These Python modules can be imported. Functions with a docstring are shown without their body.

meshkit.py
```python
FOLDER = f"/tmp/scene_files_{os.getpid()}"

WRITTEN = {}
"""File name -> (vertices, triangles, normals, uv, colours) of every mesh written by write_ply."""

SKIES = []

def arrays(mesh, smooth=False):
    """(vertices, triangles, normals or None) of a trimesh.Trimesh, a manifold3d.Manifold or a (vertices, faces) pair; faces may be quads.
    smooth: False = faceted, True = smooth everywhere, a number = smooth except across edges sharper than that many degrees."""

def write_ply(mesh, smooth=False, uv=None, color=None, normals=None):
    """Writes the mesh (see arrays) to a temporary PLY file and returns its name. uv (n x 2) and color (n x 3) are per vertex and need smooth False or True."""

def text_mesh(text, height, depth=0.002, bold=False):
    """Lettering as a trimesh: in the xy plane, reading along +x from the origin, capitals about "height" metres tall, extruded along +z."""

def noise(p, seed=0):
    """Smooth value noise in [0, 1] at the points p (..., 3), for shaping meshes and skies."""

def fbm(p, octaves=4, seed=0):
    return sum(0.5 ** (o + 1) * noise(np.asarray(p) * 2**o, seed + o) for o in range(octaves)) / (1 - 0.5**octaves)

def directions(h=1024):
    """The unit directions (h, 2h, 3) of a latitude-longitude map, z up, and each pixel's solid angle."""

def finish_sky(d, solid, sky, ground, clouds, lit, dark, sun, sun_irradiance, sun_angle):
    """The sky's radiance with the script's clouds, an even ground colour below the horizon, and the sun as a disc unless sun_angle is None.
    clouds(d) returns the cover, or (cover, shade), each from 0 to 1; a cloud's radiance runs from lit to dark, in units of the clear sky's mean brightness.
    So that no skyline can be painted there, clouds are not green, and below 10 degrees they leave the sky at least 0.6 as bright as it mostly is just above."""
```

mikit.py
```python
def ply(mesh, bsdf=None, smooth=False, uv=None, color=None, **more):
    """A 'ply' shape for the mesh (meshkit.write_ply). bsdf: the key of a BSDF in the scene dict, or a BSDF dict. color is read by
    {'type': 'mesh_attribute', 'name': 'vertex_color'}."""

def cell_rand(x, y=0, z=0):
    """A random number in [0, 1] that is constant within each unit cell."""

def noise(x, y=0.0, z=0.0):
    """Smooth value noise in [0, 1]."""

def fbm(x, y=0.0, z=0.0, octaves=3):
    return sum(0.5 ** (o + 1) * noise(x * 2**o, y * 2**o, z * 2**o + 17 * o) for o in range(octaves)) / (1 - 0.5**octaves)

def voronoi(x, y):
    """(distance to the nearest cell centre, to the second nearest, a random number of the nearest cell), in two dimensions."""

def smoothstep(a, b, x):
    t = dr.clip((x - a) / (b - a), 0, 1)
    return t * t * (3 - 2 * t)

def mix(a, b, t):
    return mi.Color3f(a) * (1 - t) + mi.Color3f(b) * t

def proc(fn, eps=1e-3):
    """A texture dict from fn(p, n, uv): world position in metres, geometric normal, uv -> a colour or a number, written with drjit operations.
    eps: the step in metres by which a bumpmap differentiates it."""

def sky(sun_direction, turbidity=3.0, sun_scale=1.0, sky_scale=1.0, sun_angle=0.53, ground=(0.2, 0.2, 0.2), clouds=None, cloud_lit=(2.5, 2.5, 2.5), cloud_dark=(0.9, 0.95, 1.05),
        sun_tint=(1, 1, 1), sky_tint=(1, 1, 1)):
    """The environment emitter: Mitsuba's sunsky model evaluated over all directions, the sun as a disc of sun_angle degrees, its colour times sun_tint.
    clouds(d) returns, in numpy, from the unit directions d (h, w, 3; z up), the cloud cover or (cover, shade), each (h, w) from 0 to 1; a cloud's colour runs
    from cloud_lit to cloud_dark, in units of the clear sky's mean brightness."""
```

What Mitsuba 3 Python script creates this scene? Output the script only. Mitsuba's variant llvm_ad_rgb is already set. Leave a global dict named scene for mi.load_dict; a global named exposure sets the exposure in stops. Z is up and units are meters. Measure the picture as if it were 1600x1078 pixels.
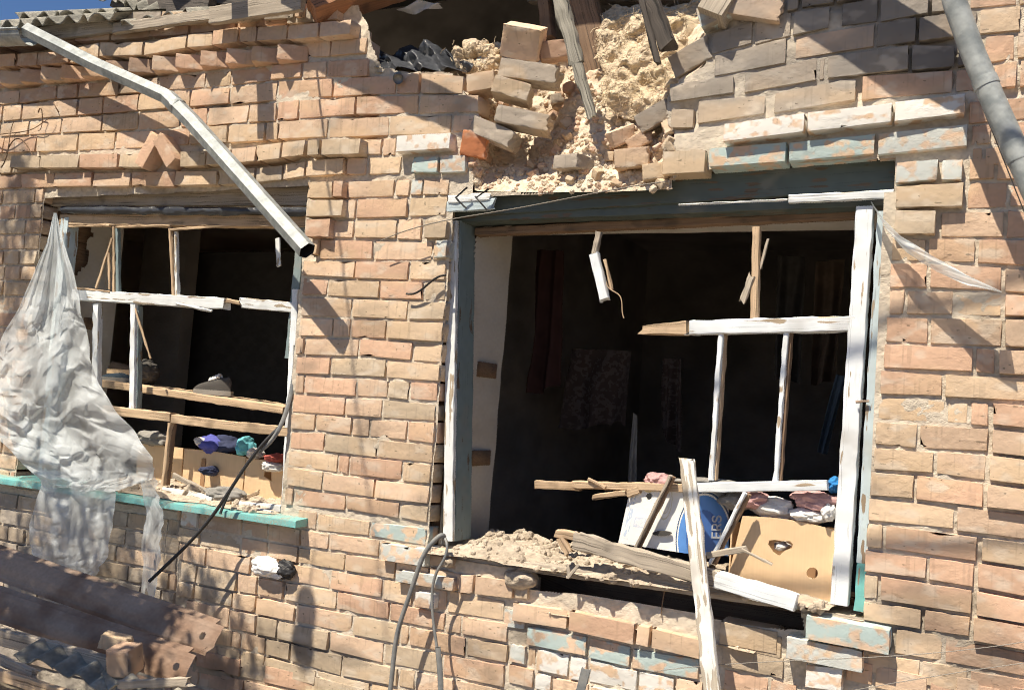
import math, random
import numpy as np, trimesh, mitsuba as mi, drjit as dr, mikit, meshkit
from mikit import noise, fbm, cell_rand, smoothstep, mix, proc, ply, voronoi
T = mi.ScalarTransform4f
scene, labels = {}, {}
# ------------------------------------------------------------------ camera, sky, exposure
EYE = np.array([0.0, -3.28, 1.52]); FOCAL = 1500.0            # focal length in pixels of the 1600-wide photograph
YAW, PITCH, ROLL = np.radians([26.36, 3.62, -4.07])
_f = np.array([-math.sin(YAW) * math.cos(PITCH), math.cos(YAW) * math.cos(PITCH), math.sin(PITCH)])
_r = np.array([math.cos(YAW), math.sin(YAW), 0.0]); _d = np.cross(_f, _r)
CAM = np.array([math.cos(ROLL) * _r + math.sin(ROLL) * _d, -math.sin(ROLL) * _r + math.cos(ROLL) * _d, _f])
scene['camera'] = {'type': 'perspective', 'fov': math.degrees(2 * math.atan(800 / FOCAL)), 'fov_axis': 'x', 'near_clip': 0.05, 'far_clip': 500.0,
                   'to_world': T().look_at(origin=EYE.tolist(), target=(EYE + CAM[2]).tolist(), up=(-CAM[1]).tolist())}
SUN = np.array([-0.34, -1.0, 1.7])
scene['sky'] = mikit.sky(SUN.tolist(), turbidity=3, sky_scale=0.36, sky_tint=(1.1, 1.25, 1.5), ground=(0.11, 0.10, 0.085), sun_tint=(0.94, 1.0, 1.06))
exposure = 2.36

# ------------------------------------------------------------------ helpers
rng = np.random.default_rng(7)
def ray(px, py): return CAM.T @ np.array([(px - 800) / FOCAL, (py - 539) / FOCAL, 1.0])
def W(px, py, y=0.0):                                          # the point of the upright plane at depth y (0 = face of the wall) seen at a pixel of the photograph
    d = ray(px, py); return EYE + d * ((y - EYE[1]) / d[1])
def key_for(name):
    k, n = name, 0
    while k in scene or k in labels: n += 1; k = f'{name}_{n:03d}'
    return k
def thing(name, label, cat, group=None):
    k = key_for(name); labels[k] = {'label': label, 'category': cat}
    if group: labels[k]['group'] = group
    return k
def put(name, mesh, bsdf, parent=None, label=None, cat=None, group=None, kind=None, smooth=True, uv=None, **more):
    if isinstance(mesh, tuple): mesh, uv = mesh
    k = key_for((parent + '__' if parent else '') + name)
    scene[k] = ply(mesh, bsdf, smooth=smooth, uv=uv, **more)
    e = {}
    if label: e['label'] = label
    if cat: e['category'] = cat
    if group: e['group'] = group
    if kind: e['kind'] = kind
    if e: labels[k] = e
    return k
def tm(v, f): return trimesh.Trimesh(np.asarray(v, float), np.asarray(f, int), process=False)
def cat_uv(items):                                              # join (mesh, uv) pairs
    V, F, U, n = [], [], [], 0
    for m, u in items:
        V.append(m.vertices); F.append(m.faces + n); U.append(u); n += len(m.vertices)
    return tm(np.vstack(V), np.vstack(F)), np.vstack(U)
def grid_faces(nu, nv, off=0):
    i = np.arange(nu)[:, None] * (nv + 1) + np.arange(nv)[None]; i = i.ravel() + off
    return np.vstack([np.stack([i, i + nv + 1, i + nv + 2], 1), np.stack([i, i + nv + 2, i + 1], 1)])

# ---- a brick: front face with worn edges, open at the back where the mortar holds it
PAL = {'p': 0, 'o': 1, 'y': 2, 'd': 3, 'b': 4, 'g': 5, 'k': 6, 'r': 7}
PAINT = {'t': 1, 'w': 2, 'u': 3, 's': 4}                       # teal, white, pale blue, soot
def quad_brick(c, y, depth, tag='p', worn=1.0, r=None):
    """c: four front corners (x, z): bottom left, bottom right, top right, top left, at depth y"""
    r = r or rng
    bl, br, tr, tl = [np.array(q, float) for q in c]
    nx, nz = 5, 2
    inset = 0.0022 * worn
    tint = PAL.get(tag[0], 0) * 4 + int(r.integers(0, 4)); paint = PAINT.get(tag[1:2], 0)
    w, h = np.linalg.norm(br - bl), np.linalg.norm(tl - bl)
    tilt = r.normal(0, 0.0016 * worn, 3)
    def P(a, b, yy):
        q = bl * (1 - a) * (1 - b) + br * a * (1 - b) + tr * a * b + tl * (1 - a) * b
        return [q[0], yy + tilt[0] + tilt[1] * (a - .5) * 2 + tilt[2] * (b - .5) * 2, q[1]]
    V, U = [], []
    ea, eb = inset / w, inset / h
    for i in range(nx + 1):
        for j in range(nz + 1):
            a, b = ea + (1 - 2 * ea) * i / nx, eb + (1 - 2 * eb) * j / nz
            V.append(P(a, b, y + (r.normal(0, .0006) if 0 < i < nx and 0 < j < nz else abs(r.normal(0, .0008))))); U.append((a * w, b * h))
    ring = [(i, 0) for i in range(nx)] + [(nx, j) for j in range(nz)] + [(nx - i, nz) for i in range(nx)] + [(0, nz - j) for j in range(nz)]
    n0 = len(V); m = len(ring); inner = [i * (nz + 1) + j for i, j in ring]
    chip = int(r.integers(0, m)) if r.random() < .7 else -1
    for yy, back in ((y + 0.0024 * worn, False), (y + depth, True)):
        for k, (i, j) in enumerate(ring):
            a, b = i / nx, j / nz
            if not back:
                s = abs(r.normal(0, .0019 * worn)) + (r.uniform(.004, .012) * worn if k == chip else 0)
                a += (.5 - a) * 2 * s / w if i in (0, nx) else 0; b += (.5 - b) * 2 * s / h if j in (0, nz) else 0
                if k == chip: V[inner[k]][1] += r.uniform(.004, .009) * worn
                V.append(P(a, b, yy + (.004 * worn if k == chip else 0)))
            else: V.append(P(a, b, yy))
            U.append((a * w, b * h))
    F = list(grid_faces(nx, nz))
    for k in range(m):
        k2 = (k + 1) % m
        F += [(inner[k], n0 + k, n0 + k2), (inner[k], n0 + k2, inner[k2])]
        F += [(n0 + k, n0 + m + k, n0 + m + k2), (n0 + k, n0 + m + k2, n0 + k2)]
    F = np.array(F); 
    uv = np.array(U) + [4 * tint + .5, 4 * paint + .5]
    return tm(V, F), uv
# ---- a loose or solid brick of any pose, with broken-off end if wanted
def block(size, centre, ang=(0, 0, 0), tag='p', broken=0.0, r=None, n=9, wear=.0022):
    r = r or rng
    s = np.asarray(size, float) / 2; seed = r.uniform(0, 90, 3); V, F, N = [], [], []
    g = np.linspace(-1, 1, n + 1); g = np.sign(g) * (1 - (1 - np.abs(g)) ** 1.35); a, b = [q.ravel() for q in np.meshgrid(g, g, indexing='ij')]
    for ax in range(3):
        for sg in (-1, 1):
            v = np.zeros((len(a), 3)); v[:, ax] = sg; v[:, (ax + 1) % 3] = a; v[:, (ax + 2) % 3] = b * sg
            F.append(grid_faces(n, n) + len(a) * len(V)); V.append(v); N.append(np.eye(3)[ax] * sg + v * 0)
    v, F, N = np.vstack(V), np.vstack(F), np.vstack(N); w = v * s
    edge = np.sort(s - np.abs(w), axis=1)[:, 1]
    n1 = meshkit.fbm(w * 60 + seed, 3)
    w = w - np.sign(w) * (np.clip(1 - edge / .006, 0, 1) * wear * (.4 + 5 * np.clip(n1 - .5, 0, 1)))[:, None]
    if broken:
        cut = meshkit.fbm(w[:, [1, 1, 2]] * [50, 0, 50] + seed, 3) - .45; k = np.clip((v[:, 0] - .2) / .8, 0, 1)
        w[:, 0] -= k * broken * (.3 + 2.6 * np.clip(cut + .22, 0, 1)) * size[0] * .5
        w[:, 1:] *= 1 - (k * broken * .5 * np.clip(cut + .2, 0, 1))[:, None]
    w = w + (meshkit.fbm(w * 35 + seed, 3)[:, None] - .5) * .0035
    R = trimesh.transformations.euler_matrix(*np.radians(ang), 'sxyz')[:3, :3]
    tint = PAL.get(tag[0], 0) * 4 + int(r.integers(0, 4)); paint = PAINT.get(tag[1:2], 0)
    uv = np.stack([w[:, 0] + w[:, 1] * .61 + 1 + 4 * tint, w[:, 2] + w[:, 1] * .37 + 1 + 4 * paint], 1)
    return tm(w @ R.T + np.asarray(centre, float), F), uv

# ---- a bar between two points with worn section; uv.x runs along it
def frame_of(d, up=(0, 0, 1)):
    d = d / np.linalg.norm(d); up = np.array(up, float)
    if abs(d @ up) > .95: up = np.array([0, 1.0, 0])
    s = np.cross(d, up); s /= np.linalg.norm(s); return d, s, np.cross(s, d)
def bar(p0, p1, w, t, roll=0, ch=.003, seg=None, wob=.0012, jag=(0, 0), bend=0, taper=1.0, face=None, r=None):
    """w: width across (sideways), t: thickness; face: the direction the width's normal should look to (default: towards the viewer, -y)"""
    r = r or rng
    p0, p1 = np.asarray(p0, float), np.asarray(p1, float); L = np.linalg.norm(p1 - p0); d = (p1 - p0) / L
    nrm = np.asarray((0, -1, 0) if face is None else face, float); nrm = nrm - d * (nrm @ d)
    nrm /= np.linalg.norm(nrm); s = np.cross(d, nrm)
    if roll: a = math.radians(roll); nrm, s = nrm * math.cos(a) + s * math.sin(a), s * math.cos(a) - nrm * math.sin(a)
    seg = seg or max(4, min(40, int(L / .035)))
    hw, ht = w / 2, t / 2; ch = min(ch, hw * .6, ht * .6)
    sec = np.array([(-hw + ch, ht), (hw - ch, ht), (hw, ht - ch), (hw, -ht + ch), (hw - ch, -ht), (-hw + ch, -ht), (-hw, -ht + ch), (-hw, ht - ch), (-hw + ch, ht)])
    per = np.r_[0, np.cumsum(np.linalg.norm(np.diff(sec, axis=0), axis=1))]
    V, U = [], []; off = r.uniform(0, 20); n = len(sec)
    j0 = np.r_[r.uniform(0, 1, n - 1)]; j1 = np.r_[r.uniform(0, 1, n - 1)]
    for i in range(seg + 1):
        q = i / seg; c = p0 + d * L * q + nrm * bend * math.sin(q * math.pi)
        k = 1 + (taper - 1) * q
        wv = r.normal(0, wob, (n - 1, 2)); wv = np.vstack([wv, wv[:1]])
        for m in range(n):
            a, b = sec[m] * k + wv[m]; e = 0
            if i == 0: e = jag[0] * j0[m % (n - 1)]
            if i == seg: e = -jag[1] * j1[m % (n - 1)]
            V.append(c + s * a + nrm * b + d * e); U.append((q * L + e + off, per[m] + off))
    F = grid_faces(seg, n - 1)[:, [0, 2, 1]]
    V = list(V); F = list(F)
    for i, fl in ((0, False), (seg, True)):
        base = len(V); ringv = [V[i * n + m] for m in range(n - 1)]
        for q in ringv: V.append(q); U.append((off + .31 * i, off + float(np.asarray(q) @ s)))
        cc = np.mean(ringv, 0) + d * (.4 * jag[0 if i == 0 else 1]) * (1 if i == 0 else -1) * .5; V.append(cc); U.append((off + .31 * i, off + float(cc @ s)))
        for m in range(n - 1):
            a, b = base + m, base + (m + 1) % (n - 1)
            F.append((base + n - 1, b, a) if not fl else (base + n - 1, a, b))
    mesh = tm(V, np.array(F))
    if (mesh.face_normals[:8] * 0).sum() == 0:
        c0 = mesh.triangles_center[0]; 
        if mesh.face_normals[0] @ (c0 - (p0 + d * ((c0 - p0) @ d))) < 0: mesh = tm(mesh.vertices, mesh.faces[:, ::-1])
    return mesh, np.array(U)
def tube(pts, rad, n=10, caps=True, flat=1.0):
    pts = np.asarray(pts, float); rad = np.broadcast_to(rad, len(pts)); V, U = [], []
    ds = np.gradient(pts, axis=0); ds /= np.linalg.norm(ds, axis=1)[:, None]
    L = np.r_[0, np.cumsum(np.linalg.norm(np.diff(pts, axis=0), axis=1))]
    ref = np.array([0, 0, 1.0]) if abs(ds[0][2]) < .9 else np.array([0, 1.0, 0])
    s = np.cross(ds[0], ref); s /= np.linalg.norm(s)
    for i, (p, d) in enumerate(zip(pts, ds)):
        s = s - d * (s @ d); s /= np.linalg.norm(s); t = np.cross(d, s)
        for m in range(n + 1):
            a = 2 * math.pi * m / n
            V.append(p + rad[i] * (math.cos(a) * s + flat * math.sin(a) * t)); U.append((L[i], a * rad[i]))
    F = list(grid_faces(len(pts) - 1, n))
    if caps:
        for i, fl in ((0, False), (len(pts) - 1, True)):
            V.append(pts[i]); U.append((0, 0)); c = len(V) - 1
            for m in range(n):
                a, b = i * (n + 1) + m, i * (n + 1) + m + 1
                F.append((c, a, b) if fl else (c, b, a))
    m = tm(V, np.array(F)); return m, np.array(U)
def smooth_path(pts, n=40):
    from scipy.interpolate import CubicSpline
    pts = np.asarray(pts, float); t = np.r_[0, np.cumsum(np.linalg.norm(np.diff(pts, axis=0), axis=1))]
    return CubicSpline(t, pts)(np.linspace(0, t[-1], n))
def sheet(fn, nu, nv):                                          # fn(a, b arrays) -> points; a two-sided sheet
    a, b = np.meshgrid(np.linspace(0, 1, nu + 1), np.linspace(0, 1, nv + 1), indexing='ij')
    P = fn(a.ravel(), b.ravel()); return tm(P, grid_faces(nu, nv)), np.stack([a.ravel(), b.ravel()], 1)
def box(x0, x1, y0, y1, z0, z1):
    m = trimesh.creation.box((x1 - x0, y1 - y0, z1 - z0)); m.apply_translation(((x0 + x1) / 2, (y0 + y1) / 2, (z0 + z1) / 2)); return m

# ------------------------------------------------------------------ materials
def rgb(*c): return {'type': 'rgb', 'value': list(map(float, c))}
def mat(name, color, rough=.8, bump=None, scale=1.0, eps=1e-3, two=True, **kw):
    b = {'type': 'principled', 'base_color': color if isinstance(color, dict) else rgb(*color), 'roughness': rough, **kw}
    if bump is not None: b = {'type': 'bumpmap', 'arbitrary': proc(bump, eps), 'scale': scale, 'bsdf': b}
    scene[name] = {'type': 'twosided', 'bsdf': b} if two else b
BR = [(.575, .420, .300), (.545, .360, .250), (.555, .420, .290), (.46, .370, .268), (.42, .280, .200), (.33, .285, .235), (.115, .098, .085), (.50, .190, .085)]
def soot(p):                                                      # smoke stain over the right window, and a fainter one low at the left
    a = smoothstep(-1.32, -.95, p.x) * smoothstep(2.56, 2.74, p.z + .2 * (noise(p.x * 5, p.z * 5) - .5)) * (1 - .75 * smoothstep(-.22, .0, p.x))
    b = (1 - smoothstep(-3.5, -3.2, p.x)) * (1 - smoothstep(.72, .88, p.z + .15 * (noise(p.x * 6, p.z * 6) - .5)))
    return .62 * dr.maximum(a, .8 * b) * smoothstep(.2, .62, fbm(p.x * 6, p.y * 6, p.z * 7, 3))
def brick_color(p, n, uv):
    ti = dr.floor(uv.x / 4); pi_ = dr.floor(uv.y / 4); fam = dr.floor(ti / 4); var = ti - fam * 4
    c = mi.Color3f(*BR[0])
    for i in range(1, len(BR)): c = dr.select((fam > i - .5) & (fam < i + .5), mi.Color3f(*BR[i]), c)
    c = c * (.88 + .07 * var)
    x, y, z = p.x, p.y, p.z
    big = fbm(x * 9, y * 9, z * 9 + var * 7, 3); fine = fbm(x * 90, y * 90, z * 90, 2); st = noise(x * 130, y * 20, z * 9)
    c = c * (.76 + .32 * big + .18 * fine)
    c = mix(c, mi.Color3f(.56, .41, .26), .45 * smoothstep(.5, .75, noise(x * 7 + 9, y * 7, z * 10)))
    c = mix(c, mi.Color3f(.60, .53, .44), .5 * smoothstep(.54, .76, fbm(x * 16 + 5, y * 16, z * 22, 3)))       # mortar smears
    c = c * (1 - .14 * smoothstep(.70, .92, st))
    c = c * (1 - .45 * smoothstep(.90, .95, noise(x * 62 + 3, y * 62, z * 88)))                                 # pits
    c = mix(c, mi.Color3f(.15, .125, .10), .55 * smoothstep(.60, .82, fbm(x * 3.1 + 11, y * 3, z * 4.3, 4)))    # dirt
    c = mix(c, mi.Color3f(.23, .215, .20), soot(p))
    k = fbm(x * 30 + 2, y * 30, z * 26, 3)
    c = dr.select((pi_ > .5) & (pi_ < 1.5), mix(c, mi.Color3f(.36, .49, .50), .85 * smoothstep(.34, .54, k)), c)
    c = dr.select((pi_ > 1.5) & (pi_ < 2.5), mix(c, mi.Color3f(.66, .665, .64), .88 * smoothstep(.34, .50, k)), c)
    c = dr.select((pi_ > 2.5) & (pi_ < 3.5), mix(c, mi.Color3f(.46, .54, .55), .75 * smoothstep(.34, .56, k)), c)
    c = dr.select((pi_ > 3.5), mix(c, mi.Color3f(.11, .10, .095), .85 * smoothstep(.3, .6, fbm(x * 8, y * 8, z * 8 + 4, 3))), c)
    return c
def brick_bump(p, n, uv): return fbm(p.x * 70, p.y * 70, p.z * 70, 3) + .5 * fbm(p.x * 260, p.y * 260, p.z * 260, 2) + 0.30 * smoothstep(.60, .75, noise(p.x * 28 + 3, p.y * 28, p.z * 28)) * -1
mat('m_brick', proc(brick_color), .92, brick_bump, .0022)
def mortar_color(p, n, uv):
    x, y, z = p.x, p.y, p.z
    c = mix(mi.Color3f(.60, .535, .44), mi.Color3f(.47, .41, .33), fbm(x * 6, y * 6, z * 6, 3)) * (.75 + .5 * fbm(x * 70, y * 70, z * 70, 2))
    c = mix(c, mi.Color3f(.20, .185, .17), 1.1 * soot(p))
    return mix(c, mi.Color3f(.12, .10, .08), .6 * smoothstep(.60, .8, fbm(x * 3.1 + 11, y * 3, z * 4.3, 4)))
def grit(p, n, uv): return fbm(p.x * 90, p.y * 90, p.z * 90, 3) + .6 * fbm(p.x * 300, p.y * 300, p.z * 300, 2)
mat('m_mortar', proc(mortar_color), .95, grit, .004)
# wood: uv.x along the bar in metres
def grain(uv): return noise(uv.x * 5, uv.y * 170) * .55 + noise(uv.x * 13, uv.y * 520 + 7) * .45
def wood_fn(a, b, dark=(.10, .085, .07)):
    def f(p, n, uv):
        g = grain(uv); c = mix(mi.Color3f(*a), mi.Color3f(*b), g)
        c = c * (.8 + .4 * fbm(p.x * 9, p.y * 9, p.z * 9, 3))
        c = mix(c, mi.Color3f(*dark), .75 * smoothstep(.76, .9, noise(uv.x * 4 + 3, uv.y * 300)))
        return mix(c, mi.Color3f(*dark), .5 * smoothstep(.58, .8, fbm(p.x * 12 + 4, p.y * 12, p.z * 12, 3)))
    return f
def wood_bump(p, n, uv): return grain(uv) + .5 * smoothstep(.76, .9, noise(uv.x * 4 + 3, uv.y * 300)) * -1
def painted_fn(paint, wood, thr):
    def f(p, n, uv):
        k = .45 * fbm(p.x * 17, p.y * 17, p.z * 17, 3) + .55 * fbm(uv.x * 8, uv.y * 95, 3.0, 2)
        w = mix(mi.Color3f(*wood), mi.Color3f(wood[0] * .5, wood[1] * .45, wood[2] * .4), grain(uv))
        c = mi.Color3f(*paint) * (.88 + .2 * fbm(p.x * 30, p.y * 30, p.z * 30, 2))
        c = mix(c, mi.Color3f(.30, .26, .21), .5 * smoothstep(.55, .8, fbm(p.x * 7 + 3, p.y * 7, p.z * 7, 4)))
        c = c * (1 - .3 * smoothstep(.82, .95, noise(uv.x * 6, uv.y * 300)))
        return mix(c, w, smoothstep(thr, thr + .04, k))
    return f
mat('m_wood_grey', proc(wood_fn((.47, .41, .33), (.27, .23, .185))), .85, wood_bump, .0015)
mat('m_wood_tan', proc(wood_fn((.60, .45, .30), (.36, .25, .155), (.12, .08, .05))), .8, wood_bump, .0012)
mat('m_wood_brown', proc(wood_fn((.29, .19, .12), (.15, .095, .06), (.05, .04, .03))), .8, wood_bump, .0015)
mat('m_wood_rust', proc(wood_fn((.42, .20, .10), (.24, .12, .07), (.05, .04, .03))), .85, wood_bump, .0015)
mat('m_wood_char', proc(wood_fn((.13, .11, .095), (.05, .045, .04), (.02, .02, .02))), .85, wood_bump, .002)
mat('m_wood_bark', proc(wood_fn((.50, .47, .40), (.13, .125, .10), (.05, .05, .04))), .9, wood_bump, .003)
mat('m_white_paint', proc(painted_fn((.73, .77, .80), (.50, .41, .30), .68)), .5, wood_bump, .0007)
mat('m_white_worn', proc(painted_fn((.70, .73, .74), (.48, .41, .31), .60)), .6, wood_bump, .001)
mat('m_blue_paint', proc(painted_fn((.47, .56, .60), (.40, .33, .25), .58)), .55, wood_bump, .0008)
mat('m_box_paint', proc(painted_fn((.20, .26, .27), (.19, .15, .11), .66)), .6, wood_bump, .0008)
mat('m_beam_paint', proc(painted_fn((.085, .108, .10), (.15, .11, .075), .62)), .6, wood_bump, .0012)
mat('m_teal_paint', proc(painted_fn((.17, .46, .45), (.45, .38, .30), .57)), .4, wood_bump, .0006)
def two_tone(a, b, sc, thr=.5, w=.2, fine=.35):
    def f(p, n, uv):
        c = mix(mi.Color3f(*a), mi.Color3f(*b), smoothstep(thr - w, thr + w, fbm(p.x * sc, p.y * sc, p.z * sc, 4)))
        return c * (1 - fine / 2 + fine * fbm(p.x * 95, p.y * 95, p.z * 95, 2))
    return f
def crumple(p, n, uv): return fbm(p.x * 26, p.y * 26, p.z * 26, 4)
mat('m_zinc', proc(two_tone((.22, .245, .25), (.37, .395, .39), 26, .5, .25, .25)), .55, lambda p, n, uv: fbm(p.x * 18, p.y * 18, p.z * 18, 2), .002, metallic=.15)
mat('m_rubble', proc(two_tone((.56, .45, .335), (.60, .52, .41), 19, .5, .15, .6)), .95, grit, .005)
mat('m_rubble_red', proc(two_tone((.53, .37, .265), (.57, .46, .35), 15, .5, .15, .6)), .95, grit, .005)
mat('m_dust', proc(two_tone((.46, .39, .31), (.37, .31, .24), 12, .5, .2, .6)), .95, grit, .005)
def straw_color(p, n, uv):
    c = mix(mi.Color3f(.66, .54, .36), mi.Color3f(.58, .47, .35), fbm(p.x * 12, p.y * 12, p.z * 12, 3))
    return c * (.55 + .75 * fbm(p.x * 55, p.y * 55, p.z * 120, 3))
mat('m_straw', proc(straw_color), .95, grit, .008)
mat('m_plaster', proc(two_tone((.56, .53, .48), (.47, .43, .37), 5, .55, .2, .12)), .9, crumple, .002)
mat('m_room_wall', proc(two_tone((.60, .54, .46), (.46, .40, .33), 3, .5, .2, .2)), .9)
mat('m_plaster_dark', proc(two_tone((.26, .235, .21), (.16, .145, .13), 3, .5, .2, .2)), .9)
mat('m_board', proc(painted_fn((.68, .67, .63), (.50, .45, .37), .51)), .8, wood_bump, .0015)
mat('m_felt', proc(two_tone((.035, .038, .045), (.06, .065, .075), 14, .5, .2, .4)), .35, crumple, .012)
mat('m_black', (.022, .022, .024), .55)
mat('m_cable', proc(two_tone((.15, .16, .165), (.22, .22, .21), 20, .5, .2, .3)), .55)
mat('m_steel_wire', (.22, .20, .175), .5)
mat('m_rust', proc(two_tone((.37, .28, .215), (.20, .125, .085), 6, .5, .2, .3)), .8, grit, .002)
mat('m_primer', proc(two_tone((.47, .37, .29), (.36, .25, .18), 9, .55, .2, .3)), .75, grit, .001)
mat('m_asbestos', proc(two_tone((.34, .325, .275), (.19, .185, .16), 16, .52, .15, .4)), .95, grit, .004)
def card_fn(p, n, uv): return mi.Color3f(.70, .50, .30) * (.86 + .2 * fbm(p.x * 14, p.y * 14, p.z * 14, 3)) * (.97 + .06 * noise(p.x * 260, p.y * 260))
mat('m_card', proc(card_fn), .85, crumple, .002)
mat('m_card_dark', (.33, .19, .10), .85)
def print_fn(p, n, uv):                                          # flat print of the carton, uv in metres from its lower left corner
    x, y = uv.x, uv.y
    c = mi.Color3f(.80, .80, .77)
    band = (x > .012) & (x < .034) & (y > .02)
    txt = band & (noise(x * 260, y * 110) > .52)
    c = dr.select(txt, mi.Color3f(.50, .58, .70), c)
    lab = (x > .045) & (x < .095) & (y > .075) & (y < .115) & ((x < .049) | (x > .091) | (y < .079) | (y > .111) | (noise(x * 300, y * 400) > .6))
    c = dr.select(lab, mi.Color3f(.55, .60, .72), c)
    r1 = dr.sqrt(dr.square((x - .085) / .022) + dr.square((y - .235) / .016))
    c = dr.select((r1 > .6) & (r1 < 1), mi.Color3f(.78, .66, .36), c)
    r2 = dr.sqrt(dr.square((x - .165) / .028) + dr.square((y - .185) / .07))
    c = dr.select(((r2 > .9) & (r2 < 1)) | ((r2 > .6) & (r2 < .66)), mi.Color3f(.70, .66, .50), c)
    r3 = dr.sqrt(dr.square((x - .318) / .092) + dr.square((y - .065) / .16))
    c = dr.select(r3 < 1.05, mi.Color3f(.08, .13, .22), c)
    c = dr.select(r3 < 1.0, mi.Color3f(.82, .82, .80), c)
    c = dr.select(r3 < .95, mi.Color3f(.10, .26, .62), c)
    c = dr.select(r3 < .62, mi.Color3f(.06, .15, .42), c)
    return c * (.9 + .2 * fbm(p.x * 25, p.y * 25, p.z * 25, 3))
mat('m_print', proc(print_fn), .45)
mat('m_ink', (.42, .46, .52), .6)
for nm, c in (('pink', (.55, .33, .32)), ('white', (.72, .71, .69)), ('violet', (.10, .11, .42)), ('navy', (.035, .045, .10)), ('teal', (.16, .52, .60)), ('blue', (.03, .22, .55)), ('grey', (.26, .25, .23)),
              ('dark', (.07, .065, .06)), ('red', (.42, .10, .08)), ('maroon', (.05, .018, .016)), ('brown', (.12, .085, .06)), ('steelblue', (.055, .085, .12))):
    mat('m_cloth_' + nm, proc(two_tone(c, tuple(q * .72 for q in c), 17, .5, .25, .25)), .9, crumple, .0015)
def rug_fn(p, n, uv):
    c = mix(mi.Color3f(.05, .033, .028), mi.Color3f(.085, .066, .058), smoothstep(.5, .62, noise(p.x * 60, p.z * 60) * .6 + .4 * noise(p.x * 140, p.z * 140)))
    return c
mat('m_rug', proc(rug_fn), .95)
def film_fn(p, n, uv): return mi.Color3f(.84, .90, .94) * (.9 + .15 * fbm(p.x * 13, p.y * 13, p.z * 13, 3))
def film_op(p, n, uv):
    a = fbm(p.x * 9, p.y * 9, p.z * 7, 3); return dr.clip(.58 + .9 * (a - .47) + .25 * smoothstep(.6, .8, noise(p.x * 22, p.y * 22, p.z * 9)), .2, .9)
scene['m_film'] = {'type': 'mask', 'opacity': proc(film_op), 'bsdf': {'type': 'bumpmap', 'arbitrary': proc(lambda p, n, uv: fbm(p.x * 24, p.y * 24, p.z * 14, 2)), 'scale': .004,
                   'bsdf': {'type': 'principledthin', 'base_color': proc(film_fn), 'roughness': .07, 'diff_trans': .9, 'spec_trans': .0, 'eta': 1.5}}}
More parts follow.
